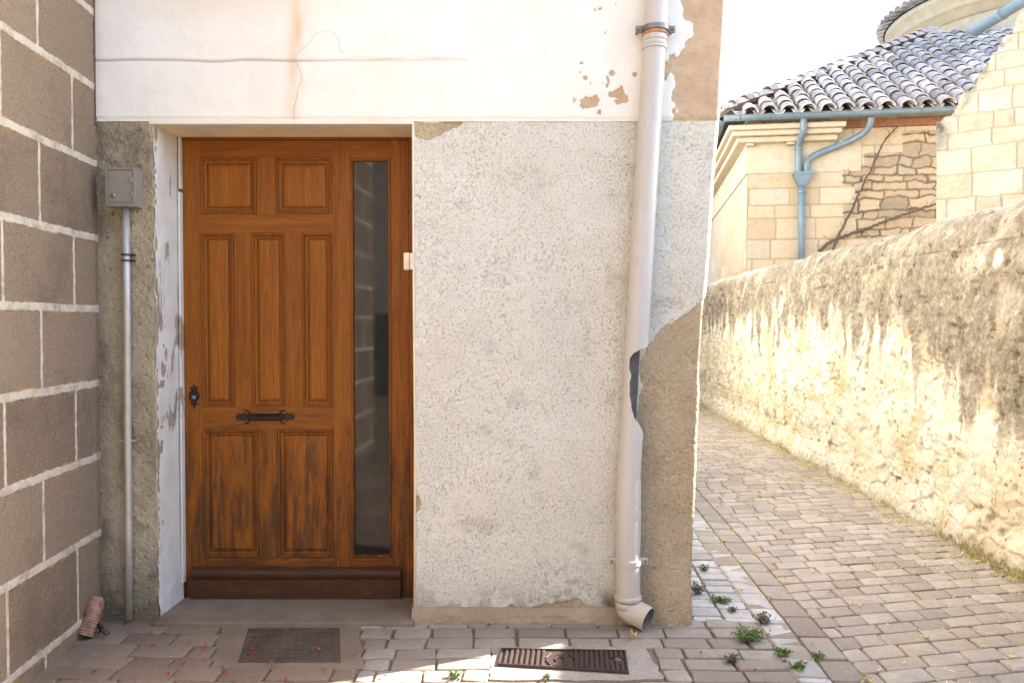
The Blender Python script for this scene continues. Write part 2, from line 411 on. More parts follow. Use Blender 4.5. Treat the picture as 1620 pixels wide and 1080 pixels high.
def subtract(iv, holes):
    out = [iv]
    for a, b in holes:
        nx = []
        for x0, x1 in out:
            if b <= x0 or a >= x1: nx.append((x0, x1)); continue
            if a - x0 > .03: nx.append((x0, a))
            if x1 - b > .03: nx.append((b, x1))
        out = nx
    return out
def paving(name, m, org, U, V, v0, v1, rowh, lens, rng, holes=(), joint=.008, jit=.0035, topz=0.0, bumpy=.002, wav=0.0, skew=0.0):
    """rng(v)->(ulo,uhi); holes: list of (u0,u1,v0,v1)"""
    rnd = random.Random(name); mb = MB(); v = v0
    while v < v1:
        rh = rowh * rnd.uniform(.94, 1.06); vm = v + rh / 2; lo, hi = rng(vm)
        hs = [(h[0], h[1]) for h in holes if h[2] < vm < h[3]]
        for a, b in subtract((lo, hi), hs):
            u = a; first = True
            while u < b - .001:
                ln = rnd.uniform(*lens) * (rnd.uniform(.35, .9) if first else 1); first = False
                if b - (u + ln) < lens[0] * .45: ln = b - u
                x0, x1, y0, y1 = u + joint / 2, u + ln - joint / 2, v + joint / 2, v + rh - joint / 2
                u += ln
                if x1 - x0 < .02: continue
                z = topz + rnd.uniform(-bumpy, bumpy); tx = rnd.uniform(-.012, .012); ty = rnd.uniform(-.02, .02)
                c = min(.008, (x1 - x0) * .2, (y1 - y0) * .2) * rnd.uniform(.5, 1.4)
                ring = [(x0 + c, y0), (x1 - c, y0), (x1, y0 + c), (x1, y1 - c), (x1 - c, y1), (x0 + c, y1), (x0, y1 - c), (x0, y0 + c)]
                j = [(rnd.uniform(-jit, jit), rnd.uniform(-jit, jit)) for _ in ring]
                cx, cy = (x0 + x1) / 2, (y0 + y1) / 2; vs = []
                for ins, dz in ((0, -.03), (0, -.0045), (.002, -.0012), (.006, 0)):
                    for (px, py), (jx, jy) in zip(ring, j):
                        qx = px + jx - math.copysign(ins, px - cx); qy = py + jy - math.copysign(ins, py - cy)
                        zz = z + dz + (tx * (qx - cx) + ty * (qy - cy)) * (dz > -.02)
                        wv = wav * math.sin(qx * 3.1 + 1.3)
                        vs.append(org + U * qx + V * (qy + wv + skew * qx) + Vector((0, 0, zz)))
                fs = [(r * 8 + k, r * 8 + (k + 1) % 8, (r + 1) * 8 + (k + 1) % 8, (r + 1) * 8 + k) for r in range(3) for k in range(8)]
                mb.add(vs, fs + [tuple(range(24, 32))])
        v += rh
    me = bpy.data.meshes.new(name); me.from_pydata(mb.v, [], mb.f); me.update()
    o = link_mesh(name, me, m, None, True)
    if hasattr(me, 'set_sharp_from_angle'): me.set_sharp_from_angle(angle=R(50))
    return tag(o, kind='structure')
# alley frame: u across (ALP), v along (ALD); origin under camera foot line x=0,y=-3.6
O0 = Vector((0, -3.6, 0))
def uv(p): d = Vector(p) - O0; return d.dot(ALP), d.dot(ALD)
uC = uv(G(1198, 880))[0]; uB = uC - .135; uA = uB - .125
WU = uv(G(1620, 905))[0]            # alley wall foot
paving('alley_paving', M_pav, O0, ALP, ALD, -3.0, 17.4, .116, (.115, .20), lambda v: (uC, WU + .25), skew=.26, jit=.004, bumpy=.0025)
bandU = lambda a, b: (lambda v: (a, b))
# longitudinal bands beside the field
paving('alley_border_paving', M_sett, O0, ALD, -ALP, -uC, -uB, .1355, (.14, .24), lambda v: (-2.2, 18), joint=.009)
paving('alley_gutter_paving', M_settw, O0, ALD, -ALP, -uB, -uA, .1255, (.14, .22), lambda v: (1.0 if 0 else -2.2, 18), joint=.009)
paving('alley_edge_setts', M_settw, O0, ALD, -ALP, -uA, -uA + .42, .14, (.09, .15), lambda v: (3.62, 18), joint=.012, bumpy=.004)
# front setts (rows parallel to the facade)
XS = G(575, 1040).x
aL0, aL1, aR0, aR1 = G(351, 984), G(331, 1069), G(570, 988), G(577, 1072)
def aprx(y, L=True):
    p, q = (aL0, aL1) if L else (aR0, aR1); t = (y - p.y) / (q.y - p.y); return p.x + (q.x - p.x) * t
AYB = G(450, 1058).y
def crect(x0, y0, x1, y1):     # pixel rect on the ground
    a = G(x0, y1); b = G(x1, y0); c_ = G(x0, y0); d = G(x1, y1)
    return (min(a.x, c_.x), max(b.x, d.x), a.y, b.y)
cov2 = crect(789, 1028, 994, 1064)
hole2 = (cov2[0] - .03, cov2[1] + .10, cov2[2] - .05, cov2[3] + .045)
paving('front_paving', M_sett, Vector((0, 0, 0)), Vector((1, 0, 0)), Vector((0, 1, 0)), -3.2, .02, .107, (.15, .23),
       lambda v: (aprx(v, False) + .004 if v > AYB else XS, uA + .0475 * (v + 3.6) - .002), [hole2], wav=.006, joint=.010, jit=.0055, bumpy=.003)
# doorstep side: larger pavers laid slightly askew
ca, sa = math.cos(R(7)), math.sin(R(7))
U3, V3 = Vector((ca, sa, 0)), Vector((-sa, ca, 0))
paving('doorstep_paving', M_pavl, Vector((0, -.2, 0)), Vector((1, 0, 0)), Vector((0, 1, 0)), AYB + .2, .19, .118, (.17, .25),
       lambda v: (-1.86, aprx(v - .2) - .002), wav=.012, joint=.007, bumpy=.002)
paving('doorstep_paving', M_pavl, Vector((0, -.2, 0)), Vector((1, 0, 0)), Vector((0, 1, 0)), -3.0, AYB + .2, .118, (.17, .25),
       lambda v: (-1.86, XS - .002), wav=.012, joint=.007, bumpy=.002)
# concrete sheets
def slab(name, poly, z0, z1, m, bev=.004):
    bm = bmesh.new(); vs = [bm.verts.new((p[0], p[1], z0)) for p in poly]; f = bm.faces.new(vs)
    bmesh.ops.recalc_face_normals(bm, faces=bm.faces[:])
    r = bmesh.ops.extrude_face_region(bm, geom=[f]); 
    for e in r['geom']:
        if isinstance(e, bmesh.types.BMVert): e.co.z = z1
    bmesh.ops.recalc_face_normals(bm, faces=bm.faces[:])
    me = bpy.data.meshes.new(name); bm.to_mesh(me); bm.free()
    return link_mesh(name, me, m, None, False)
def rag(poly, n=8, a=.008, seed=1):
    rd = random.Random(seed); out = []
    for i, p in enumerate(poly):
        q = poly[(i + 1) % len(poly)]
        for k in range(n):
            t = k / n; out.append((p[0] + (q[0] - p[0]) * t + rd.uniform(-a, a), p[1] + (q[1] - p[1]) * t + rd.uniform(-a, a)))
    return out
def quad(rect, c00, c10, c11, c01):
    x0, x1, y0, y1 = rect; A, B, C, D_ = (G(*q) for q in (c00, c10, c11, c01))
    def f(x, y, z):
        u = (x - x0) / (x1 - x0); v = (y - y0) / (y1 - y0); p = (A * (1 - u) + B * u) * (1 - v) + (D_ * (1 - u) + C * u) * v
        return (p.x, p.y, z)
    return f
cov1 = (-1.2, -.8, -.35, -.1); W1 = quad(cov1, (377, 1047), (539, 1047), (537, 993), (393, 994))
W2 = quad(cov2, (787, 1052), (995, 1065), (990, 1030), (793, 1027))
tag(slab('apron_concrete', rag([(aprx(AYB), AYB), (aprx(AYB, False), AYB), (aprx(.0, False), .0), (aprx(.0), .0)]), -.02, -.001, M_conc), kind='structure')
tag(slab('corner_concrete', rag([(-1.78, -1.2), (-1.74, -.5), (-1.70, -.2), (-1.60, -.02), (-1.95, .05), (-2.0, -1.2)], a=.012), -.02, .001, M_conc), kind='structure')
tag(slab('cover_concrete', rag([(hole2[0], hole2[2]), (hole2[1], hole2[2]), (hole2[1] - .02, hole2[3]), (hole2[0], hole2[3])]), -.02, -.003, M_concl), kind='structure')
_w0 = G(1620, 905)

# ================================================================== HOUSE (front building)
house = thing('stucco_house', 'old house front with white upper plaster and rough pale render around an oak door', 'house', (-.4, 0, 0))
ZB = P(500, 192).z            # underside of white plaster
edge_z = np.array([-.05, .0, .384, .80, 1.11, 1.38, 1.67, 2.0, 2.27, 2.81, 6.2])
edge_x = np.array([.802, .803, .826, .838, .849, .863, .886, .905, .924, .951, 1.0])
XR = lambda z: np.interp(z, edge_z, edge_x)
XDL = P(248, 600).x; XDR = P(655, 600).x; XCOR = P(157, 540).x
ZSOF = P(450, 197).z; RV = .25; YD = .25
def wallgrid(name, x0, zs, du, m, hf, mf, parent, side=True):
    """front from x0 to XR(z), then round the corner down the alley side. hf(s,z,onfront)->height ; mf->attr"""
    W = .86 - x0; nu = int(W / du)
    s_front = np.linspace(0, 1, nu)
    if side:
        s_side = np.concatenate([np.arange(1, 50) * du, .05 + 50 * du + np.cumsum(np.linspace(.02, 1.1, 28))])
    else: s_side = np.array([])
    ns = len(s_front) + len(s_side)
    Z, S = np.meshgrid(zs, np.arange(ns), indexing='ij')
    xr = XR(zs)[:, None]
    X = np.zeros_like(Z); Y = np.zeros_like(Z); NX = np.zeros_like(Z); NY = -np.ones_like(Z); SL = np.zeros_like(Z)
    X[:, :nu] = x0 + (xr - x0) * s_front[None]; SL[:, :nu] = X[:, :nu]
    if side:
        X[:, nu:] = xr + s_side[None] * ALD.x; Y[:, nu:] = s_side[None] * ALD.y; SL[:, nu:] = xr + s_side[None]
        NX[:, nu:] = 1; NY[:, nu:] = 0
        # round the corner
        rad = .018
        d = np.zeros_like(Z); d[:, :nu] = xr - X[:, :nu]; d[:, nu:] = s_side[None]
        k = np.clip(1 - d / rad, 0, 1) ** 2 * rad * .5
        X -= k * .7; Y += k * .7
        nb = np.clip(1 - d / (rad * 1.2), 0, 1) * .5
        NX[:, :nu] = nb[:, :nu]; NY[:, nu:] = -nb[:, nu:]; NX[:, nu:] = 1 - nb[:, nu:] * .3
    H = hf(SL, Z, X)
    at = mf(SL, Z, X)
    # bulge of pier foot towards the street
    foot = .07 * ss(.45, -.05, Z) * ss(.55, .72, X) * (Y < .4)
    return grid_mesh(name, X + NX * H, Y + NY * H - foot, Z, at, m, parent)

def patch(X, Z, pts, px=True):  # signed polygon mask through even-odd test
    ins = np.zeros(X.shape, bool); n = len(pts)
    for i in range(n):
        x0, z0 = pts[i]; x1, z1 = pts[(i + 1) % n]
        c = ((z0 > Z) != (z1 > Z)) & (X < (x1 - x0) * (Z - z0) / (z1 - z0 + 1e-9) + x0)
        ins ^= c
    return ins
def pxpoly(l, y=0.): return [(P(a, b, y).x, P(a, b, y).z) for a, b in l]
def brownmask(S, Z):
    wx = S + (fbm(S * 14, Z * 14, 3, 5) - .5) * .06; wz = Z + (fbm(S * 14, Z * 14, 3, 8) - .5) * .06
    m = patch(wx, wz, pxpoly([(1400, 380), (1116, 474), (1085, 500), (1046, 520), (1022, 545), (1009, 575), (1007, 700), (1003, 830), (1002, 980), (985, 1010), (1400, 1030)]))
    m |= patch(wx, wz, pxpoly([(655, 192), (735, 192), (728, 205), (700, 212), (685, 222), (662, 222), (655, 215)]))
    m |= patch(wx, wz, pxpoly([(650, 780), (662, 785), (662, 810), (650, 815)]))
    m |= (wz < .062 + .025 * np.sin(S * 7))
    return m.astype(float)
def blur(a, k=1):
    for _ in range(k):
        b = a.copy(); b[1:-1, 1:-1] = (a[1:-1, 1:-1] * 2 + a[:-2, 1:-1] + a[2:, 1:-1] + a[1:-1, :-2] + a[1:-1, 2:]) / 6; a = b
    return a
def worms(S, Z, sc, seed):
    wx = S * sc + (vn(S * sc * .6, Z * sc * .6, seed) - .5) * 2.2; wz = Z * sc + (vn(S * sc * .6, Z * sc * .6, seed + 3) - .5) * 2.2
    n = vn(wx, wz * .8, seed + 5); r = 1 - np.abs(n * 2 - 1)
    n2 = vn(wx * 1.9 + 7, wz * 1.9, seed + 8)
    return r * .65 + n2 * .35
def h_rough(S, Z, X):
    b = blur(brownmask(S, Z), 1); q = worms(S, Z, 88, 3); L = fbm(S * 5, Z * 5, 3, 40)
    fade = 1 - ss(.93, 1.4, S)          # coarse mesh further down the alley: no fine bumps
    return ((q - .5) * (.0030 + .003 * b) * (.2 + .8 * fade)) + (1 - b) * .007 + (L - .5) * .014
def m_rough(S, Z, X):
    b = brownmask(S, Z); q = worms(S, Z, 88, 3)
    gx, gz = P(725 + 50, 935).x, .12
    dirt = ss(.66, .85, fbm(S * 9, Z * 9, 4, 60)) * .2
    dirt += ss(.22, .03, Z) * ss(.42, .62, fbm(S * 16, Z * 16, 4, 61)) * .45 * (b < .5)
    bl = np.exp(-(((S - P(890, 0).x) / .13) ** 2 + ((Z - .16) / .10) ** 2)); dirt += bl * ss(.4, .7, fbm(S * 45, Z * 45, 4, 66)) * .5
    bl = np.exp(-(((S - P(965, 0).x) / .05) ** 2 + ((Z - .06) / .06) ** 2)); dirt += bl * .7
    cr = ss(.30, .16, q) * (.8 - .35 * b)
    return np.stack([b, np.clip(dirt, 0, 1), cr], -1)
zs_lo = np.arange(-.03, ZB + .001, .0042)
wallgrid('render_wall', XDR, zs_lo, .0042, M_rough, h_rough, m_rough, house)
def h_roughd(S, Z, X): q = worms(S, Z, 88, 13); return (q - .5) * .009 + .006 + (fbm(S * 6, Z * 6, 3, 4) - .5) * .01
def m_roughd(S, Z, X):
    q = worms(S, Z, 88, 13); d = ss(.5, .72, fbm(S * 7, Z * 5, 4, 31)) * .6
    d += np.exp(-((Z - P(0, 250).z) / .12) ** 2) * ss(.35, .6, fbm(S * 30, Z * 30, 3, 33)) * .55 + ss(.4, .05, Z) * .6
    d += ss(.06, 0, S - XCOR) * .5 + (h2(np.floor(S * 70), np.floor(Z * 70), 3) > .986) * .6  # mask also darkens towards the block wall corner
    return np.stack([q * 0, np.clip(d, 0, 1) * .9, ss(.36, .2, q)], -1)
nu = int((XDL - XCOR + .04) / .0042); Zp, Xp = np.meshgrid(zs_lo, np.linspace(XCOR - .04, XDL, nu), indexing='ij')
Xe = Xp + ss(.02, 0, XDL - Xp) * (fbm(Zp * 20, Zp * 3, 3, 9) - .5) * .014
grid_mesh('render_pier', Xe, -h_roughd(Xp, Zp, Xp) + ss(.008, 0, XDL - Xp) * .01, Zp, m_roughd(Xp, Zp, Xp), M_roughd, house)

# upper plaster
zg = P(400, 98).z; xg = P(738, 150).x
def grooved(S, Z):
    wob = (fbm(S * 6, Z * 0 + 1, 3, 5) - .5) * .012
    a = np.exp(-((Z - zg - wob) / .0055) ** 2) * (S < xg)
    b = np.exp(-((S - xg - (fbm(Z * 8, Z * 0, 3, 6) - .5) * .01) / .005) ** 2) * (Z < zg)
    return a, b
def upbrown(S, Z):
    x0 = np.interp(Z, [ZB, P(0, 100).z, P(0, 60).z, 2.9, 7], [P(1060, 100).x, P(1062, 100).x, P(1085, 60).x, P(1100, 0).x, 1.0])
    n = fbm(S * 13, Z * 8, 6, 70) - .5
    m = ss(-.012, .012, S - x0 + n * .24)
    for cx, cy, r, s_ in ((977, 153, .035, 1), (987, 158, .025, 2), (932, 166, .03, 3), (940, 160, .018, 4), (925, 125, .012, 5), (968, 118, .012, 6), (1003, 120, .010, 7)):
        p = P(cx, cy); d = np.hypot(S - p.x, (Z - p.z) * 1.15) / r + (fbm(S * 45, Z * 45, 3, s_) - .5) * 1.6
        m = np.maximum(m, ss(1.1, .9, d))
    m = np.maximum(m, ss(.76, .80, fbm(S * 26, Z * 20, 3, 90)) * np.exp(-((S - P(950, 60).x) / .16) ** 2) * .9)
    return m * (S < 1.3) + (S >= 1.3) * .3
def h_up(S, Z, X):
    a, b = grooved(S, Z); m = upbrown(S, Z)
    return .017 + (fbm(S * 3, Z * 3, 4, 12) - .5) * .008 - a * .006 - b * .002 - m * .006 - ss(.02, 0, Z - ZB) * (.004 + .006 * fbm(S * 25, Z, 3, 2)) + (fbm(S * 40, Z * 40, 2, 7) - .5) * .0012
def m_up(S, Z, X):
    a, b = grooved(S, Z); m = upbrown(S, Z)
    st = np.exp(-((S - P(470, 0).x + (Z - 2.4) * -.06) / .045) ** 2) * ss(.25, .6, fbm(S * 10, Z * 3, 4, 15)) * .62
    st += np.exp(-((S - P(350, 0).x) / .5) ** 2) * ss(P(0, 60).z, P(0, 0).z, Z) * .22
    st += ss(.05, 0, S - XCOR) * .35
    st *= ss(.0, .1, Z - ZB + .05)
    aa = a * ss(P(640, 0).x, P(420, 0).x, S)
    return np.stack([m, np.clip(st, 0, 1), np.clip(aa * .38 + a * .18 + b * .08, 0, 1)], -1)
zs_up = np.concatenate([np.arange(ZB, 2.95, .005), np.linspace(3.0, 6.2, 14)])
wallgrid('plaster_wall', XCOR - .03, zs_up, .005, M_plaster, h_up, m_up, house)
# underside lip of the plaster, body behind, roof
b = MB(); b.box(XCOR - .03, XDL, .004, .5, -.02, ZSOF + .3); b.box(XDL, XDR, RV + .06, .5, -.02, ZSOF + .3); b.box(XDR, .70, .012, .5, -.02, ZSOF)
b.build('masonry_core', M_plinth, house)
b = MB(); b.box(XCOR - .03, .66, -.012, .4, ZB - .003, ZB + .03); 
b.box(XDL - .02, XDR + .005, -.010, .02, ZSOF, ZB + .01, .002); b.build('lintel', M_plaster, house)
b = MB(); b.box(XDL, XDR, .021, RV + .05, ZSOF, ZSOF + .2); b.build('soffit', M_soffit, house)
b = MB(); b.add([(XCOR - .5, -.45, 6.0), (1.35, -.45, 6.0), (2.1, 16, 6.0), (XCOR - .5, 16, 6.0), (XCOR - .5, 8, 7.2), (1.8, 8, 7.2)],
    [(0, 1, 5, 4), (2, 3, 4, 5), (0, 3, 2, 1), (1, 2, 5), (3, 0, 4)]); b.build('roof', M_tile, house)
b = MB(); b.box(XCOR - .03, 1.3, 15.2, 15.4, 0, 6.1); b.build('rear_wall', M_plinth, house)
# left reveal (painted, peeling), slightly irregular
nz, ny = 420, 54; Zr, Yr = np.meshgrid(np.linspace(-.02, ZSOF, nz), np.linspace(-.006, RV + .05, ny), indexing='ij')
Hx = (fbm(Zr * 14, Yr * 14, 4, 3) - .5) * .008 + ss(.03, 0, Yr) * (fbm(Zr * 30, Yr * 10, 3, 8) - .6) * .014 + ss(.35, 0, Zr) * .008
grid_mesh('reveal', XDL + Hx + Yr * .03, Yr, Zr, None, M_reveal, house)
b = MB(); b.box(XDR + .001, XDR + .03, .006, RV + .05, -.02, ZSOF); b.build('reveal', M_soffit, house)
# putty bead strip beside the frame
b = MB(); x = P(285.5, 500, YD - .03).x; b.box(x - .006, x + .004, YD - .035, YD, .1, P(0, 305, YD).z, .002); b.box(x - .004, x + .004, YD - .03, YD, P(0, 300, YD).z, ZSOF, .002); b.build('sealant', M_reveal, house)
# narrow pale moulding under the plaster at the door's right arris
b = MB(); b.tube([(XDR + .002, -.006, 0.0), (XDR + .005, -.010, .8), (XDR, -.008, 1.6), (XDR, -.008, ZSOF)], [.007, .0055, .005, .006], 8); b.build('arris', M_soffit, house, True)
# plinth below the render
Xq, Zq = np.meshgrid(np.linspace(XDR - .01, .66, 330), np.linspace(0, 1, 26), indexing='xy')
prof_y = np.interp(Zq, [0, .5, .8, 1], [-.05, -.035, -.014, .015]); prof_z = np.interp(Zq, [0, .5, .8, 1], [-.01, .035, .062, .07])
nn = (fbm(Xq * 18, Zq * 3, 4, 3) - .5) * .02
grid_mesh('plinth', Xq, prof_y + nn, prof_z + nn * .6, None, M_plinth, house)
# threshold
b = MB(); b.box(XDL - .0, XDR + .004, -.075, RV + .06, -.015, .020, .006); b.build('threshold', M_conc, house)
b = MB(); b.box(XCOR - .012, XCOR + .007, -.024, 0, ZB - .02, 3.2); b.build('corner_shade_strip', M_under, house)  # solid dark strip standing in for the shade in the corner gap
# cracks in the plaster
def crack(pts, w=.0011, y=-.020):
    mb = MB(); rd = random.Random(len(pts)); P3 = []
    pp = [P(a, c) for a, c in pts]
    for i in range(len(pp) - 1):
        n = max(2, int((pp[i + 1] - pp[i]).length / .012))
        for k in range(n): q = pp[i].lerp(pp[i + 1], k / n); P3.append(Vector((q.x + rd.uniform(-.0025, .0025), y, q.z + rd.uniform(-.0025, .0025))))
    mb.tube(P3, [w * rd.uniform(.35, 1) for _ in P3], 4); return mb.build('crack', M_rust if 0 else M_crk, house)
M_crk = simple('crack_dirt', (.50, .37, .23), .9)
crack([(466, 198), (468, 170), (475, 140), (480, 120), (473, 104), (463, 94), (478, 82), (492, 70), (500, 58), (512, 51), (530, 54), (537, 64), (540, 80), (548, 92)])
crack([(548, 92), (562, 90), (600, 96), (640, 94), (655, 90), (690, 95), (722, 92)], .0008)

# ------------------------------------------------------------------ door
door = bpy.data.objects.new('door', None); COL.objects.link(door); door.parent = house; door.location = (-.6, YD, 0) ; door.location -= house.location
def D(px, py): return P(px, 580, YD).x, P(px, py, YD).z
def piece(name, x0, y0, x1, y1, m, f=0.0, th=.045, bev=.0007, parent=None):
    a, zt = D(x0, y0); c, zb = D(x1, y1); mb = MB(); mb.box(a, c, YD - f, YD + th, zb, zt, bev); return mb.build(name, m, parent or door)
gp = .04
piece('stile', 291.5, 222, 320 - gp, 948, M_woodv)
piece('stile', 526 + gp, 222, 556 - gp, 948 - 0, M_woodv)
piece('stile', 619 + gp, 222, 647, 948, M_woodv)
piece('rail', 320, 222, 526, 249 - gp, M_woodh); piece('rail', 556, 222, 619, 251, M_woodh)
piece('rail', 320, 338 + gp, 526, 369 - gp, M_woodh)
piece('rail', 320, 643 + gp, 526, 679 - gp, M_woodh)
piece('rail', 320, 881 + gp, 526, 948, M_woodh); piece('rail', 556, 881, 619, 948, M_woodh)
piece('mullion', 408 + gp, 249, 438 - gp, 338, M_woodv)
piece('mullion', 371 + gp, 369, 399 - gp, 643, M_woodv); piece('mullion', 451 + gp, 369, 479 - gp, 643, M_woodv)
piece('mullion', 408 + gp, 679, 438 - gp, 881, M_woodv)
PROF = [(0, .004, -.010), (0, .004, -.004), (.0012, .004, -.004), (.0025, .004, .0045), (.006, .004, .006), (.010, .0, .0045), (.013, 0, -.001), (.015, 0, -.007), (.021, 0, -.009), (.027, 0, -.010), (.0295, 0, -.0155), (.031, 0, -.0155), (.033, 0, -.010), (.044, 0, -.0045)]
def rings(x0, x1, z0, z1, prof, y):
    vs = []; fs = []
    for ins, _, h in prof:
        vs += [(x0 + ins, y - h, z0 + ins), (x1 - ins, y - h, z0 + ins), (x1 - ins, y - h, z1 - ins), (x0 + ins, y - h, z1 - ins)]
    for r in range(len(prof) - 1):
        for k in range(4): fs.append((r * 4 + k, r * 4 + (k + 1) % 4, (r + 1) * 4 + (k + 1) % 4, (r + 1) * 4 + k))
    return vs, fs
def panel(x0, y0, x1, y1, s=1.):
    a, zt = D(x0, y0); c, zb = D(x1, y1); pr = [(i * s, q, h) for i, q, h in PROF]
    o = MB(); vs, fs = rings(a, c, zb, zt, pr[:11], YD); o.add(vs, fs); mo = o.build('moulding', M_woodm, door)
    o = MB(); vs, fs = rings(a, c, zb, zt, pr[10:], YD); n = len(vs); o.add(vs, fs + [(n - 4, n - 3, n - 2, n - 1)]); o.build('panel', M_woodp, door)
for q in ((320, 249, 408, 338), (438, 249, 526, 338)): panel(*q)
for q in ((320, 369, 371, 643), (399, 369, 451, 643), (479, 369, 526, 643)): panel(*q, s=.9)
for q in ((320, 679, 408, 881), (438, 679, 526, 881)): panel(*q)
# glazing
a, zt = D(556, 251); c, zb = D(619, 881)
o = MB(); vs, fs = rings(a, c, zb, zt, [(0, 0, -.01), (0, 0, .003), (.004, 0, .006), (.009, 0, .006), (.012, 0, .002), (.013, 0, -.012)], YD); o.add(vs, fs); o.build('glazing_bead', M_woodm, door)
o = MB(); o.box(a + .008, c - .008, YD + .010, YD + .016, zb + .008, zt - .008); o.build('window_pane', M_glass, door)
# weatherboard
a, _ = D(303, 0); c, _ = D(634, 0); za = D(0, 896)[1]; zb_ = D(0, 909)[1]; zc = D(0, 947)[1]
o = MB(); o.prism([(0, 0)], 0, 0) if 0 else None
pf = [(YD - .001, za), (YD - .016, za - .004), (YD - .030, za - .014), (YD - .036, za - .026), (YD - .034, zb_), (YD - .022, zb_ - .008), (YD - .020, zb_ - .016), (YD - .026, zb_ - .022), (YD - .028, zc + .008), (YD - .024, zc), (YD - .001, zc)]
n = len(pf); o.add([(a, p[0], p[1]) for p in pf] + [(c, p[0], p[1]) for p in pf], [tuple(range(n))[::-1], tuple(range(n, 2 * n))] + [(i, (i + 1) % n, (i + 1) % n + n, i + n) for i in range(n)])
o.build('weatherboard', M_woodw, door)
# frame
fr = MB(); X0 = P(288, 0, YD).x; fr.box(XDL + .006, D(291, 0)[0], YD - .012, YD + .05, 0.0205, ZSOF - .001, .002); fr.box(D(647.6, 0)[0], XDR + .004, YD - .006, YD + .05, 0.0205, ZSOF - .001, .002)
fr.box(D(291, 0)[0] + .0005, D(647.6, 0)[0] - .0005, YD - .010, YD + .05, D(0, 221.3)[1], ZSOF - .001, .002); fr.build('door_frame', M_woodm, door)
# lock plate
def ornate(poly, y0, y1, name, bev=.0012):
    o = MB(); o.prism(poly, y0, y1); return o.build(name, M_iron, door)
cx, cz = D(307, 627)
half = [(0, .060), (.006, .050), (.004, .044), (.014, .048), (.022, .043), (.014, .036), (.015, .027), (.024, .018), (.027, .004), (.024, -.012), (.015, -.022), (.011, -.030), (.019, -.036), (.013, -.042), (.004, -.040), (.006, -.050), (0, -.060)]
poly = [(cx + p[0], cz + p[1]) for p in half] + [(cx - p[0], cz + p[1]) for p in half[-2:0:-1]]
ornate(poly, YD - .004, YD + .001, 'lock_plate')
o = MB(); o.tube([(cx, YD - .002, cz - .004), (cx, YD - .012, cz - .004)], .010, 16); o.build('lock_cylinder', M_clampgrey, door, True)
# letter slot: plate with pointed ends, scroll corners, hooded flap
cx, cz = D(419, 659); 
hp = [(.060, .014), (.064, .020), (.060, .027), (.066, .034), (.072, .036), (.076, .030), (.072, .031), (.070, .026), (.076, .018), (.096, .012), (.104, .016), (.116, .012)]
q1 = [(x * 1.1, z) for x, z in [(.0, .016), (.088, .016), (.094, .022), (.104, .014), (.116, .013), (.118, .018), (.132, 0)]]
poly = [(cx + x, cz + z) for x, z in q1] + [(cx + x, cz - z) for x, z in q1[-2::-1]] + [(cx - x, cz - z) for x, z in q1[1:]] + [(cx - x, cz + z) for x, z in q1[-2:0:-1]]
ornate(poly, YD - .005, YD + .001, 'letter_slot')
for sx in (-1, 1):
    for sz in (-1, 1):
        o = MB(); o.tube([(cx + sx * (.088 - .014 * math.cos(t)), YD - .006, cz + sz * (.016 + .012 * t / 2.6 + .008 * math.sin(t))) for t in np.linspace(-1.2, 2.6, 10)], [.0045, .0045, .0045, .0042, .004, .0035, .003, .003, .0025, .002], 6); o.build('letter_slot_scroll', M_iron, door, True)
o = MB(); 
pfl = [(0, .014), (-.012, .015), (-.022, .008), (-.019, .006), (-.010, .011), (-.004, .008), (-.004, -.012), (-.010, -.014), (-.010, -.017), (0, -.017)]
n = len(pfl); xa, xb = cx - .078, cx + .078
o.add([(xa, YD - .004 + p[0], cz + p[1]) for p in pfl] + [(xb, YD - .004 + p[0], cz + p[1]) for p in pfl], [tuple(range(n))[::-1], tuple(range(n, 2 * n))] + [(i, (i + 1) % n, (i + 1) % n + n, i + n) for i in range(n)])
o.build('letter_flap', M_iron, door)
# small cream contact box on the arris
bx = P(639, 400, .0); bz = P(655, 427, .0)
sm = MB(); sm.box(bx.x, bx.x + .026, -.012, .02, bz.z, bx.z, .003); sm.box(bx.x + .0285, bx.x + .047, -.018, .0, bz.z + .001, bx.z - .002, .003)
o = sm.build('contact_box', M_cream, None); tag(o, 'small cream plastic box on the wall edge at the right of the door', 'box')

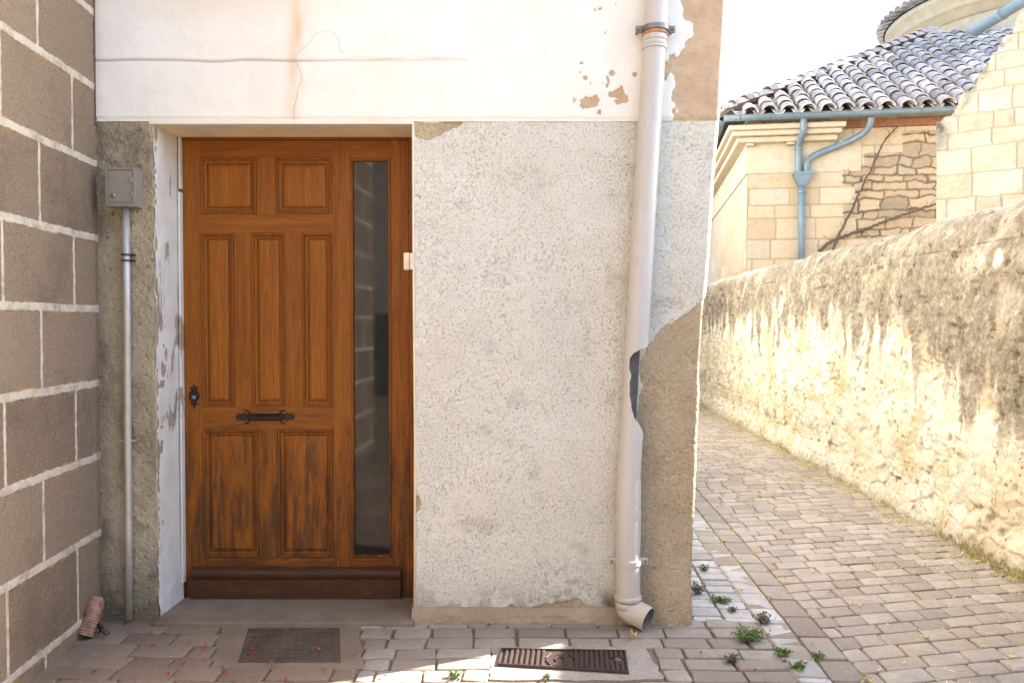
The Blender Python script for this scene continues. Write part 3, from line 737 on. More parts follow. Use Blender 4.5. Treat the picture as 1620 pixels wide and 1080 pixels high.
# ================================================================== downpipe on the pier
YP = -.070
dp = thing('drainpipe', 'pale grey plastic drainpipe with a broken hole and curved shoe on the house corner', 'drainpipe', (P(993, 985, YP).x, YP, 0))
def PC(py):   # centre of pipe at photo row
    px = np.interp(py, [-260, -60, 96, 289, 481, 600, 757, 950], [1058, 1043, 1034, 1021.5, 1011, 1004, 995, 993.5]); return P(float(px), py, YP)
RP = .0505
def pipe_section(name, y0, y1, r, step, hole=None, inner=True):
    ys = np.arange(y0, y1 + step * .5, step); seg = 72
    if hole: ys = np.concatenate([np.linspace(y0, 542, 60), np.arange(542.7, 692, .7), np.linspace(693, y1, 20)]); seg = 220
    vs = []; n = len(ys)
    for rr in (r, r - .0035):
        for py in ys:
            c0 = PC(py)
            for k in range(seg):
                a = 2 * math.pi * k / seg; vs.append((c0.x + rr * math.sin(a), c0.y - rr * math.cos(a), c0.z))
    fs = []; gone = set()
    for i in range(n - 1):
        for k in range(seg):
            a = (k + .5) * 360 / seg; a = a - 360 if a > 180 else a; py = (ys[i] + ys[i + 1]) / 2
            if hole and hole(a, py): gone.add((i, k))
    mi = []
    for i in range(n - 1):
        for k in range(seg):
            if (i, k) in gone: continue
            k2 = (k + 1) % seg; o2 = n * seg
            fs.append((i * seg + k, (i + 1) * seg + k, (i + 1) * seg + k2, i * seg + k2)); mi.append(0)
            fs.append((o2 + i * seg + k, o2 + i * seg + k2, o2 + (i + 1) * seg + k2, o2 + (i + 1) * seg + k)); mi.append(1)
            for (di, dk, e) in ((0, -1, (i * seg + k, (i + 1) * seg + k)), (0, 1, (i * seg + k2, (i + 1) * seg + k2)), (-1, 0, (i * seg + k, i * seg + k2)), (1, 0, ((i + 1) * seg + k, (i + 1) * seg + k2))):
                nb = (i + di, (k + dk) % seg)
                if nb in gone or nb[0] < 0 or nb[0] >= n - 1: fs.append((e[0], e[1], e[1] + o2, e[0] + o2)); mi.append(0)
    me = bpy.data.meshes.new(name); me.from_pydata(vs, [], fs); me.update(); me.materials.append(M_pvc); me.materials.append(M_pvcin)
    me.polygons.foreach_set('material_index', mi); bm = bmesh.new(); bm.from_mesh(me); bmesh.ops.recalc_face_normals(bm, faces=bm.faces[:]); bm.to_mesh(me); bm.free()
    o = link_mesh(name, me, None, dp, True); me.set_sharp_from_angle(angle=R(40)); return o
def hole(a, py):
    left = np.interp(py, [547, 551, 558, 567, 575, 583, 590, 597, 607, 618, 630, 645, 655, 665, 675, 686], [70, 14, -22, -43, -45, -40, -31, -30, -35, -33, -26, -14, -5, 14, 42, 80])
    left += 1.6 * math.sin(py * .31) + .8 * math.sin(py * .83)
    return 548 < py < 687 and left < a < 150
pipe_section('pipe', -240, 762, RP, 2.0, hole)
pipe_section('pipe', 756, 950, RP + .0032, 4)
def ring(py, hgt, r, m=None, name='collar'):
    c0 = PC(py); o = MB(); h = hgt / 2
    o.tube([(c0.x, c0.y, c0.z - h), (c0.x, c0.y, c0.z - h + .001), (c0.x, c0.y, c0.z + h - .001), (c0.x, c0.y, c0.z + h)], [r - .003, r, r, r - .003], 48, True); return o.build(name, m or M_pvc, dp, True)
ring(64, .012, RP + .0045); ring(77, .012, RP + .005); ring(70, .03, RP + .002)
ring(944, .022, RP + .010); ring(955, .03, RP + .006)
def bracket(py, m, bolt, w=.018, rust=False):
    c0 = PC(py); o = MB(); r = RP + .009; h = w / 2
    o.tube([(c0.x, c0.y, c0.z - h), (c0.x, c0.y, c0.z - h + .0015), (c0.x, c0.y, c0.z + h - .0015), (c0.x, c0.y, c0.z + h)], [r - .006, r, r, r - .006], 48)
    for s in (-1, 1):
        o.box(c0.x + s * (r + .012) - .016, c0.x + s * (r + .012) + .016, c0.y - .006, c0.y + .006, c0.z - h * 1.25, c0.z + h * 1.25, .004)
        o.tube([(c0.x + s * (r + .016), c0.y - .014, c0.z), (c0.x + s * (r + .016), c0.y + .08, c0.z)], .006, 8)
    b_ = o.build('bracket', m, dp, False)
    for s in (-1, 1): o = MB(); o.tube([(c0.x + s * (r + .016), c0.y - .018, c0.z), (c0.x + s * (r + .016), c0.y - .005, c0.z)], .007, 6); o.build('bolt', bolt, b_)
bracket(47, M_clampgrey, M_clampgrey, .024); ring(55, .012, RP + .004, M_rust, 'rust_ring'); bracket(887, M_pvc, M_clampgrey, .024)
# elbow (curved shoe)
c0 = PC(958); pts = []; rr = []
dirs = Vector((.80, -.58, 0)).normalized()
Rb = .085
for t in np.linspace(0, R(62), 12): pts.append(Vector((c0.x, c0.y, c0.z)) + dirs * (Rb * (1 - math.cos(t))) + Vector((0, 0, -Rb * math.sin(t)))); rr.append(RP + .005)
d_ = (dirs * math.sin(R(62)) + Vector((0, 0, -math.cos(R(62)))))
for k in (.02, .04, .062): pts.append(pts[11] + d_ * k); rr.append(RP + .005)
zmin = pts[-1].z - (RP + .005) * math.sin(R(62))
sh = Vector((0, 0, max(0, .004 - zmin)))
pts = [p + sh * (i / (len(pts) - 1)) for i, p in enumerate(pts)]
seg = 40; o = MB(); o.tube(pts, rr, seg, False); o.tube(pts, [r - .004 for r in rr], seg, False)
n = len(pts); N2 = n * seg; o.f += [((n - 1) * seg + k, (n - 1) * seg + (k + 1) % seg, N2 + (n - 1) * seg + (k + 1) % seg, N2 + (n - 1) * seg + k) for k in range(seg)]
e = o.build('elbow', M_pvc, dp, True); e.data.materials.append(M_pvcin)
for i, p in enumerate(e.data.polygons):
    if i >= (n - 1) * seg and i < 2 * (n - 1) * seg: p.material_index = 1
e.data.set_sharp_from_angle(angle=R(50))

# ================================================================== meter box and conduit
YB = -.075
a = P(167, 265, YB); c = P(215, 327, YB)
mbx = thing('meter_box', 'grey metal meter cabinet with hinged door on the rough pier left of the door', 'meter box', ((a.x + c.x) / 2, 0, c.z))
o = MB(); o.box(a.x, c.x, YB, .004, c.z, a.z, .004); o.build('cabinet', M_boxgrey, mbx)
wi = c.x - a.x; hi = a.z - c.z
o = MB(); o.box(a.x + wi * .10, c.x - wi * .14, YB - .0035, YB + .002, c.z + hi * .125, a.z - hi * .10, .0015); o.build('cabinet_door', M_boxgrey, mbx)
o = MB()
for s in (0, 1): o.box(a.x, a.x + wi, YB - .0055, YB + .001, (a.z - hi * .055) if s else c.z + .001, a.z - .001 if s else c.z + hi * .06, .001)
for s in (0, 1): o.box(a.x + .001 if s else c.x - wi * .07, a.x + wi * .055 if s else c.x - .001, YB - .0055, YB + .001, c.z + hi * .061, a.z - hi * .056, .001)
o.build('rim', M_boxgrey, mbx)
for f in (.33, .68): o = MB(); o.tube([(c.x - wi * .12, YB - .005, c.z + hi * f - .011), (c.x - wi * .12, YB - .005, c.z + hi * f + .011)], .0045, 10); o.box(c.x - wi * .17, c.x - wi * .07, YB - .004, YB, c.z + hi * f - .009, c.z + hi * f + .009, .001); o.build('hinge', M_boxgrey, mbx)
o = MB(); o.tube([(a.x + wi * .27, YB - .001, c.z + hi * .28), (a.x + wi * .27, YB - .009, c.z + hi * .28)], .010, 16); o.build('lock', M_clampgrey, mbx, True)
YC = -.035
pc = [P(199, 326, YC), P(201, 500, YC), P(202, 690, YC), P(203.5, 850, YC), P(204, 979, YC)]
cd = thing('conduit', 'thin galvanised steel conduit running from the meter box down to the paving', 'conduit', (pc[-1].x, YC, 0))
o = MB(); o.tube(pc, .0165, 24); o.build('tube', M_conduit, cd, True)
for py in (403, 412):
    q = P(199.6, py, YC); o = MB(); o.tube([q - Vector((0, 0, .0035)), q + Vector((0, 0, .0035))], .021, 24); o.box(q.x - .005 + .018, q.x + .03, YC - .004, .0, q.z - .003, q.z + .003); o.build('clip', M_clip, cd)
q = P(202, 697, YC); o = MB(); o.tube([q - Vector((0, 0, .005)), q + Vector((0, 0, .005))], .0215, 24); o.box(q.x - .034, q.x - .015, YC - .004, 0, q.z - .004, q.z + .004); o.box(q.x + .015, q.x + .03, YC - .004, 0, q.z - .004, q.z + .004); o.build('clamp', M_conduit, cd)

# ================================================================== left block wall
LD = Vector((.074, -1, 0)).normalized(); LN = Vector((-LD.y, LD.x, 0))   # runs towards camera; normal to +x
C0 = Vector((XCOR, 0, 0))
ZJ = [P(157, y).z for y in (23 , 140, 260, 378, 489, 605, 720, 840, 957)]
cz_ = sorted(ZJ); ch = .334
zc = [cz_[0] - ch] + cz_
while zc[-1] < 6.3: zc.append(zc[-1] + ch)
zc = np.array(zc)
def uof(px): # distance along wall of photo column px on the wall plane
    k = (px - 810) / F    # X = k*(d) ; X = C0.x+LD.x*s ; d = 3.6 + LD.y*s
    return (k * 3.6 - C0.x) / (LD.x - k * LD.y)
u_a = uof(118); u_b = uof(65); u_c = uof(5); per = (u_c - u_a); 
def blocks(U, Z):
    wob = (fbm(U * 9, Z * 9, 4, 3) - .5) * .009 + (fbm(U * 50, Z * 50, 2, 6) - .5) * .007
    Zw = Z + wob; ci = np.clip(np.searchsorted(zc, Zw) - 1, 0, len(zc) - 2)
    dz = np.minimum(Zw - zc[ci], zc[ci + 1] - Zw)
    kk = len(zc) - 1 - ci
    par = (ci % 2); off = np.where(par == PAR, u_a, u_b)
    t = (U + wob * .5 - off) / per; bi = np.floor(t + .5); du = np.abs(t + .5 - bi); du = np.minimum(du, 1 - du); du = np.abs((t - np.round(t))) * per
    return dz, du, h2(ci, np.floor(t), 5)
# parity: course between py=23 and 140 has joint at px 65?? -> photo: course 140..260 has joint at 118 & 5
ci0 = int(np.searchsorted(zc, P(157, 200).z)) - 1; PAR = ci0 % 2
def build_blockwall(parent, us, zs, name):
    Zg, Ug = np.meshgrid(zs, us, indexing='ij')
    dz, du, idd = blocks(Ug, Zg)
    n = (fbm(Ug * 40, Zg * 40, 3, 50) - .5)
    tz = .0155 + .004 * n; tu = .0085 + .004 * n
    m = np.maximum(ss(tz + .004, tz - .004, dz), ss(tu + .004, tu - .004, du))
    halo = np.maximum(ss(tz + .022, tz, dz), 0) * ss(.5, .75, fbm(Ug * 18, Zg * 18, 3, 58))
    H = m * .0025 + (1 - m) * (fbm(Ug * 90, Zg * 90, 3, 8) - .5) * .006 + (fbm(Ug * 2, Zg * 2, 2, 9) - .5) * .01 * 0
    X = C0.x + LD.x * Ug + LN.x * H; Y = C0.y + LD.y * Ug + LN.y * H
    return grid_mesh(name, X, Y, Zg, np.stack([m, halo * (1 - m), idd], -1), M_block, parent)
bw = thing('block_building', 'brown concrete block wall with thick white mortar joints at the left edge', 'building', (-2.2, -2, 0))
us = np.concatenate([np.arange(-.03, 1.6, .0045), np.arange(1.6, 4.65, .012)]); zs = np.concatenate([np.arange(-.02, 2.95, .0045)])
build_blockwall(bw, us, zs, 'block_wall')
build_blockwall(bw, us[::4], np.arange(2.945, 6.5, .02), 'block_wall')
o = MB(); E = C0 + LD * 3.19;  o.box(-3.5, XCOR - .002, -3.15, -.0, -.02, 6.5, 0) if 0 else None
q = [C0 - LN * .012 - LD * .2, C0 - LN * .012 + LD * 4.6, Vector((-4, -4.5, 0)), Vector((-4, .2, 0))]
o.add([(p.x, p.y, -.02) for p in q] + [(p.x, p.y, 6.5) for p in q], [(0, 1, 5, 4), (1, 2, 6, 5), (2, 3, 7, 6), (3, 0, 4, 7), (4, 5, 6, 7)])
o.build('core', M_plinth, bw)
# opposite house, behind the camera (seen in the door glass)
M_refl_dark = simple('reflection_dark', (.07, .065, .055), .8)
op = thing('opposite_house', 'plain rendered house across the street reflected in the door glass', 'house', (0, -11, 0))
o = MB(); o.box(-5, 9, -12.5, -11, -.02, 5.2); o.build('wall', M_concl, op)
o = MB(); o.box(-4.6, -1.2, -11.02, -10.9, .02, 1.55, .01); o.build('dark_reflection_block', M_refl_dark, op)  # unseen dark block added so the door glass reflects dark low down
o = MB(); o.box(1.2, 2.1, -11.02, -10.98, 1.4, 2.8, .01); o.build('window', M_glass, op)
o = MB(); o.tube([(-.7, -10.92, 0), (-.7, -10.92, 3.2), (-1.1, -10.92, 3.5), (-1.1, -10.92, 5.3)], .06, 12); o.build('downpipe', M_pvc, op, True)
o = MB(); o.add([(-5.2, -10.6, 5.2), (9.2, -10.6, 5.2), (9.2, -13, 6.2), (-5.2, -13, 6.2), (-5.2, -13, 5.1), (9.2, -13, 5.1)], [(0, 1, 2, 3), (0, 4, 5, 1), (0, 3, 4), (1, 5, 2), (2, 5, 4, 3)]); o.build('roof', M_tile, op)

# ================================================================== corrugated hose stub
ya = G(133, 1010); p0 = Vector((ya.x, ya.y, .012)); dd = 3.6 + ya.y
p1 = P(150, 950, ya.y + .10)
hs = thing('corrugated_hose', 'short rusty corrugated hose stub leaning in the corner by the block wall', 'hose', (p0.x, p0.y, 0))
pts = []; rr = []
for i in range(97):
    t = i / 96; p = p0.lerp(p1, t) + Vector((.012 * math.sin(t * 3), 0, .010 * math.sin(t * 3.1))); pts.append(p); rr.append(.037 - .004 * t + .0035 * math.cos(i * 2 * math.pi / 6))
o = MB(); o.tube(pts, rr, 20, False); o.tube(pts, [r - .004 for r in rr], 20, False); o.build('hose', M_corr, hs, True)
o = MB()
for k in range(5):
    a_ = k * 1.3; o.tube([p0.lerp(p1, .35) + Vector((.03, 0, 0)), p0.lerp(p1, .3) + Vector((.06 + .01 * k, -.01 * k, -.01 + .02 * math.sin(a_))), p0.lerp(p1, .1) + Vector((.05 + .012 * k, .01, -.01 * math.cos(a_)))], .0035, 5)
o.build('wire', M_clip, hs, True)

# ================================================================== covers
c1 = thing('utility_cover', 'worn square iron cover plate in the concrete apron before the door', 'cover', tuple(G(460, 1020)))
M_cov1 = mk_concrete('worn_iron', (.065, .047, .034), (.15, .11, .08), .6)
o = MB(); o.box(cov1[0], cov1[1], cov1[2], cov1[3], -.015, .003, .002); o.warp(W1); o.build('plate', M_cov1, c1)
o = MB(); n = 13; dx = (cov1[1] - cov1[0]) / n; m_ = int((cov1[3] - cov1[2]) / dx)
for i in range(n):
    for j in range(m_):
        x = cov1[0] + (i + .5) * dx; y = cov1[2] + (j + .6) * dx; s = dx * .36
        o.add([(x - s, y - s, .0028), (x + s, y - s, .0028), (x + s, y + s, .0028), (x - s, y + s, .0028), (x - s * .7, y - s * .7, .0052), (x + s * .7, y - s * .7, .0052), (x + s * .7, y + s * .7, .0052), (x - s * .7, y + s * .7, .0052)], [(0, 1, 5, 4), (1, 2, 6, 5), (2, 3, 7, 6), (3, 0, 4, 7), (4, 5, 6, 7)])
o.warp(W1); o.build('stud_pattern', M_cov1, c1)
c2 = thing('drain_cover', 'long brown cast iron ribbed cover set in pebbly concrete below the drainpipe', 'cover', ((cov2[0] + cov2[1]) / 2, (cov2[2] + cov2[3]) / 2, 0))
x0, x1, y0, y1 = cov2; L_ = x1 - x0
o = MB(); o.box(x0, x1, y0, y1, -.02, .001, .003)
for (ax, bx_, ay, by) in ((x0 + .0005, x1 - .0005, y0 + .0005, y0 + .008), (x0 + .0005, x1 - .0005, y1 - .008, y1 - .0005), (x0 + .0005, x0 + .008, y0 + .0085, y1 - .0085), (x1 - .008, x1 - .0005, y0 + .0085, y1 - .0085)): o.box(ax, bx_, ay, by, -.001, .009, .0015)
o.box(x0 + L_ * .595, x0 + L_ * .61, y0 + .009, y1 - .009, -.001, .009, .0015)
for k in range(8): xx = x0 + L_ * (.04 + k * .042); o.box(xx, xx + .011, y0 + .013, y1 - .013, -.001, .008, .002)
for k in range(9): xx = x0 + L_ * (.635 + k * .039); o.box(xx, xx + .011, y0 + .013, (y1 - .013) if k < 6 else (y0 + y1) / 2 - .02, -.001, .008, .002)
for k in range(6, 9): xx = x0 + L_ * (.635 + k * .039); o.box(xx, xx + .011, (y0 + y1) / 2 + .022, y1 - .013, -.001, .008, .002)
o.warp(W2); o.build('ribbed_plate', M_castiron, c2)
o = MB(); xx = x0 + L_ * .93; o.tube([(xx, (y0 + y1) / 2, 0), (xx, (y0 + y1) / 2, .010)], .014, 18); o.tube([(xx, (y0 + y1) / 2, .008), (xx, (y0 + y1) / 2, .014)], .007, 6); o.warp(W2); o.build('lock_bolt', M_clampgrey, c2)
# raised diamond emblem with strokes
o = MB(); ex, ey = x0 + L_ * .475, (y0 + y1) / 2; ew, eh = L_ * .115, (y1 - y0) * .36
dm = [(ex - ew, ey - eh * .1), (ex - ew * .55, ey + eh), (ex + ew * .6, ey + eh * .85), (ex + ew, ey + eh * .05), (ex + ew * .5, ey - eh), (ex - ew * .6, ey - eh)]
for i in range(6):
    if i in (1, 3): continue
    a_, b_ = Vector(dm[i] + (.003,)), Vector(dm[(i + 1) % 6] + (.003,)); o.tube([a_.lerp(b_, .12), a_.lerp(b_, .85)], .0035, 6)
for s in (-1, 1): o.tube([(ex + s * ew * .25, ey - eh * .35, .003), (ex + s * ew * .35, ey, .003), (ex + s * ew * .1, ey + eh * .35, .003)], .003, 6)
o.warp(W2); o.build('emblem', M_castiron, c2)

# ================================================================== ALLEY WALL
WH = 2.03
def alleywall():
    ds = [-3.2]; 
    while ds[-1] < 15.5: d = max(2.2, ds[-1] + 3.6); ds.append(ds[-1] + .0026 * d)
    vv = np.array(ds) + 3.6       # distance along alley from camera line
    # profile: (offset towards alley, height)
    face = [(-.0 + .10 * (z / WH), z) for z in np.arange(-.03, WH - .2, .009)]
    arc = [(.10 + .0 + .2 * (1 - math.cos(t)), WH - .2 + .24 * math.sin(t)) for t in np.linspace(0, math.pi, 70)]
    back = [(.5, z) for z in np.linspace(WH - .3, -.02, 6)]
    pr = np.array(face + arc + back); plen = np.concatenate([[0], np.cumsum(np.hypot(np.diff(pr[:, 0]), np.diff(pr[:, 1])))])
    tx = np.gradient(pr[:, 0]); tz = np.gradient(pr[:, 1]); ln = np.hypot(tx, tz); nx = -tz / ln; nz = tx / ln
    Vg, Pl = np.meshgrid(vv, plen, indexing='ij'); off = np.broadcast_to(pr[:, 0], Vg.shape); zz = np.broadcast_to(pr[:, 1], Vg.shape)
    wx = Vg + (fbm(Vg * 6, Pl * 6, 3, 1) - .5) * .10; wy = Pl + (fbm(Vg * 6, Pl * 6, 3, 2) - .5) * .08
    f1, f2, idd = worley(wx * 4.4, wy * 8.2, 4); e = f2 - f1
    f1b, f2b, idb = worley(wx * 9 + 3, wy * 14, 14); eb = f2b - f1b
    exposed = ss(.52, .62, fbm(Vg * 1.6, Pl * 2.2, 5, 30) + ss(1.0, .1, zz) * .17 - ss(1.0, 1.5, zz) * .3)   # render fallen off: stones show
    st = ss(.01, .12, e)
    small = ss(.01, .12, eb) * ss(.3, .6, idd)
    H = (fbm(Vg * 1.2, Pl * 1.2, 4, 7) - .5) * .09 + (fbm(Vg * 7, Pl * 7, 4, 8) - .5) * .035
    H += exposed * ((st - .6) * .008 + (small - .5) * .006 + (idd - .5) * .010) + (1 - exposed) * .010
    H += (fbm(Vg * 28, Pl * 28, 3, 9) - .5) * .022
    pits = ss(.70, .78, fbm(Vg * 13, Pl * 11, 3, 77)); H -= pits * .022
    drip = fbm(Vg * 9, Pl * .9, 4, 44)
    line = 1.22 + (drip - .5) * 1.0 - .55 * ss(6.8, 4.6, Vg) + .12 * ss(8, 13, Vg)
    lich = ss(line - .16, line + .26, zz)
    lich *= .62 + .38 * ss(.3, .5, fbm(Vg * 4, Pl * 4, 4, 71))
    lich = np.maximum(lich, ss(.62, .78, fbm(Vg * 2.3, Pl * 2.3, 5, 47)) * .55 * ss(9, 4, Vg))
    lich = np.maximum(lich, ss(.16, .0, zz) * .35)
    top = ss(WH - .1, WH + .02, zz) * ss(9.0, 12.5, Vg); lich = lich * (1 - top * .7)  # far top kept pale in the colour to look sunlit
    white = ss(.74, .8, fbm(Vg * 5, Pl * 3.4, 3, 99)); lich *= 1 - white * .7
    joint = np.maximum((1 - ss(.0, .09, e)) * exposed * .8, pits)
    b = O0 + ALP * WU
    O = off - H * (-nx) * -1 if 0 else off
    # outward displacement along profile normal (nx is towards alley = negative offset)
    offd = off + H * nx; zd = zz + H * nz * (zz > .3)
    bulge = ss(.25, -.02, zz) * .05
    offd = offd - bulge
    X = b.x + ALP.x * offd + ALD.x * Vg; Y = b.y + ALP.y * offd + ALD.y * Vg
    wt = np.stack([joint, np.clip(lich, 0, 1), idd], -1)
    return X, Y, zd, wt
X, Y, Z, wt = alleywall()
o = grid_mesh('alley_wall', X, Y, Z, wt, M_rubble); tag(o, 'old rubble garden wall with rounded lichen-dark top along the paved alley', 'wall')

# ================================================================== CHURCH
AL = R(8.8); CE = Vector((math.cos(AL), -math.sin(AL), 0)); CB = Vector((math.sin(AL), math.cos(AL), 0)); UP = Vector((0, 0, 1))
YCH = 10.4; cc = P(1182, 300, YCH); CC = Vector((cc.x, YCH, 0))
def CP(px, py, off=0.):    # photo pixel onto the church front plane (offset towards viewer)
    r = ray(px, py); p0_ = CC - CB * off; t = (p0_ - Vector((0, CAMY, 0))).dot(CB) / r.dot(CB) if 0 else ((p0_.x - 0) * CB.x + (p0_.y - CAMY) * CB.y) / (r.x * CB.x + r.y * CB.y)
    return Vector((r.x * t, CAMY + r.y * t, CAMZ + r.z * t))
def ce(p): return (p - CC).dot(CE)
church = thing('stone_church', 'honey stone church with hipped clay tile roof and blue-grey gutter beyond the alley wall', 'church', tuple(CC))
def frame_mesh(mb, pts_fs):
    pass
class FM(MB):
    """box in church frame: e along facade, b back, z"""
    def cbox(s, e0, e1, b0, b1, z0, z1, bev=.01):
        M = Matrix(((CE.x, CB.x, 0, CC.x), (CE.y, CB.y, 0, CC.y), (0, 0, 1, 0), (0, 0, 0, 1)))
        s.box(e0, e1, b0, b1, z0, z1, bev, M)
ZG = CP(1160, 187, .35).z; 
def ashlar(U, V, hs, wid, seed, jw=.012):
    """courses with block joints; returns joint mask, id, edge distance"""
    bounds = np.array(hs); ci = np.clip(np.searchsorted(bounds, V) - 1, 0, len(bounds) - 2)
    dz = np.minimum(V - bounds[ci], bounds[ci + 1] - V)
    ph = h2(ci, ci * 0, seed) * 3; wdt = wid * (.75 + .6 * h2(ci, ci * 0, seed + 2))
    t = (U + ph) / wdt; b_ = np.floor(t); jn = b_ + (h2(b_, ci, seed + 4) - .5) * .5
    jn1 = b_ + 1 + (h2(b_ + 1, ci, seed + 4) - .5) * .5
    lower = t < jn; idx = np.where(lower, b_ - 1, np.where(t > jn1, b_ + 1, b_))
    du = np.minimum(np.abs(t - jn), np.abs(t - jn1)) * wdt
    d = np.minimum(dz, du); return ss(jw * 1.2, jw * .4, d), h2(idx, ci, seed + 7), d
def courses(z0, z1, lo, hi, seed):
    rd = random.Random(seed); r = [z0]
    while r[-1] < z1: r.append(r[-1] + rd.uniform(lo, hi))
    return r
# front wall: ashlar left, rubble right (one continuous wall)
es = np.arange(0, 7.5, .014); zsf = np.arange(1.2, ZG + .1, .014); Vg, Ug = np.meshgrid(zsf, es, indexing='ij')
eR = ce(CP(1338, 300)); 
hs_ = courses(1.1, 6, .22, .38, 5); jA, idA, dA = ashlar(Ug, Vg, hs_, .62, 3)
wob = lambda U, V: (fbm(U * 4, V * 4, 3, 3) - .5)
Uw = Ug + wob(Ug, Vg) * .2; Vw = Vg + wob(Ug + 9, Vg) * .15 + (fbm(Ug * 11, Vg * 3, 2, 4) - .5) * .03
hs2 = courses(1.1, 6, .11, .24, 8); jB, idB, dB = ashlar(Uw, Vw, hs2, .34, 13, .016)
edge = eR + (h2(np.searchsorted(hs_, Vg), 0 * Vg, 31) - .5) * .7 
isR = (Ug > edge) & (Vg < ZG - .25 - .35 * (Ug < eR + .9))
isR = isR.astype(float)
j = np.where(isR > .5, jB, jA); idd = np.where(isR > .5, idB, idA)
H = (1 - j) * np.where(isR > .5, .030 + (idB - .5) * .05, .010) + (fbm(Ug * 12, Vg * 12, 3, 9) - .5) * .02 * (.3 + isR)
pos = lambda e_, off, z: (CC.x + CE.x * e_ - CB.x * off, CC.y + CE.y * e_ - CB.y * off, z)
def split_wall(msk, name, mat):
    x, y, z = pos(Ug, H, Vg); grid_mesh(name, x, y, z, np.stack([j, 0 * j, idd], -1), mat, church, keep=msk)
split_wall(isR < .5, 'ashlar_wall', M_ashlar); split_wall(isR > .5, 'rubble_wall', M_crub)
# side wall running back
bs = np.arange(0, 10, .03); zsf2 = np.arange(-.02, ZG + .1, .03); V2, U2 = np.meshgrid(zsf2, bs, indexing='ij')
j2, id2, _ = ashlar(U2, V2, courses(-.1, 6, .3, .4, 9), .9, 23, .006)
x = CC.x + CB.x * U2 - CE.x * (1 - j2) * .004; y = CC.y + CB.y * U2 - CE.y * (1 - j2) * .004
grid_mesh('side_wall', x, y, V2, np.stack([j2 * .4, 0 * j2, id2], -1), M_ashlar, church)
o = FM(); o.cbox(.01, 7.4, .02, 10, -.02, ZG + .05, 0); o.cbox(0, 7.4, 0.0, .02, -.02, 1.25, 0); o.build('core', M_plinth, church)
# entablature
e1 = ce(CP(1362, 250)); e2 = ce(CP(1338, 205, .3)); z1 = CP(1250, 226).z; z2 = CP(1250, 274).z; zt_ = min(CP(1250, 195, .33).z, ZG - .085); zb2 = CP(1250, 212, .3).z
o = FM(); o.cbox(-.03, e1, -.03, .05, z2, z1 + .02, .012); o.cbox(-.0305, .0, .051, 9.9, z2 + .0, z1 + .02, .012); o.build('frieze', M_ashlar_plain if 0 else M_trim, church)
o = FM()
o.cbox(-.36, e2, -.36, .04, zb2 + (zt_ - zb2) * .5, zt_, .02); o.cbox(-.29, e2 - .05, -.29, .04, zb2, zb2 + (zt_ - zb2) * .49, .02)
o.cbox(-.20, e2 - .1, -.20, .04, zb2 - .10, zb2 - .002, .03)
o.cbox(-.36, .04, .041, 9.9, zb2 + (zt_ - zb2) * .5, zt_, .02); o.cbox(-.29, .04, .041, 9.9, zb2, zb2 + (zt_ - zb2) * .49, .02); o.cbox(-.20, .04, .041, 9.9, zb2 - .10, zb2 - .002, .03)
o.build('cornice', M_trim, church)
for px in (1182, 1246, 1328):
    ee = ce(CP(px, 220)); o = FM(); o.cbox(ee - .04, ee + .10, -.17, .0, z1 - .06, zb2 - .101, .02); o.build('corbel', M_trim, church)
o = FM(); o.cbox(e2 + .002, 7.4, -.10, .0, ZG - .17, ZG - .045, .01); o.build('brick_strip', M_brickred, church)
# gutter
def cpt(e_, b_, z): return CC + CE * e_ + CB * b_ + UP * z
def gutter(a, b_, name, par, r=.075, n=14):
    o = MB(); d = (b_ - a).normalized(); s = d.cross(UP).normalized(); prof = [(math.sin(t) * r, -math.cos(t) * r) for t in np.linspace(-math.pi / 2, math.pi / 2, 12)]
    prof = [(-r - .012, .006), (-r - .012, -.006)] + prof + [(r + .012, -.006), (r + .012, .006)]
    vs = []; m_ = len(prof)
    for t in np.linspace(0, 1, n): vs += [a.lerp(b_, t) + s * p[0] + UP * (p[1] + .0) for p in prof]
    o.add(vs, [(i * m_ + k, i * m_ + k + 1, (i + 1) * m_ + k + 1, (i + 1) * m_ + k) for i in range(n - 1) for k in range(m_ - 1)])
    ob = o.build(name, M_blue, par, True); md = ob.modifiers.new('thick', 'SOLIDIFY'); md.thickness = .006; return ob
gutter(cpt(-.46, -.46, ZG), cpt(7.2, -.46, ZG), 'gutter', church); gutter(cpt(-.46, -.46, ZG + .001), cpt(-.46, 9.8, ZG + .001), 'gutter', church)
for k in range(16):
    o = MB(); a_ = cpt(-.2 + k * .48, -.46, ZG); o.tube([a_ + CB * .09, a_ + CB * .08 - UP * .05, a_ - UP * .085, a_ - CB * .08 - UP * .05, a_ - CB * .095 + UP * .01], .010, 6); o.build('gutter_bracket', M_blue, church)
# downpipes and hopper
def smooth(pts, n=8):
    pts = [Vector(p) for p in pts]; out = []
    Q = [pts[0]] + pts + [pts[-1]]
    for i in range(len(pts) - 1):
        a_, b_, c_, d_ = Q[i], Q[i + 1], Q[i + 2], Q[i + 3]
        for k in range(n):
            t = k / n; out.append(.5 * ((2 * b_) + (c_ - a_) * t + (2 * a_ - 5 * b_ + 4 * c_ - d_) * t * t + (3 * b_ - a_ - 3 * c_ + d_) * t ** 3))
    return out + [pts[-1]]
o = MB(); o.tube(smooth([CP(1271, 186, .40), CP(1271, 206, .36), CP(1266, 222, .22), CP(1263, 236, .12), CP(1263, 256, .12), CP(1263, 274, .12)]), .055, 14); o.build('downpipe', M_blue, church, True)
o = MB(); o.tube(smooth([CP(1378, 186, .42), CP(1376, 198, .38), CP(1366, 211, .28), CP(1345, 223, .18), CP(1318, 234, .12), CP(1293, 244, .12), CP(1279, 254, .12), CP(1276, 264, .12), CP(1276, 275, .12)]), .055, 14); o.build('downpipe', M_blue, church, True)
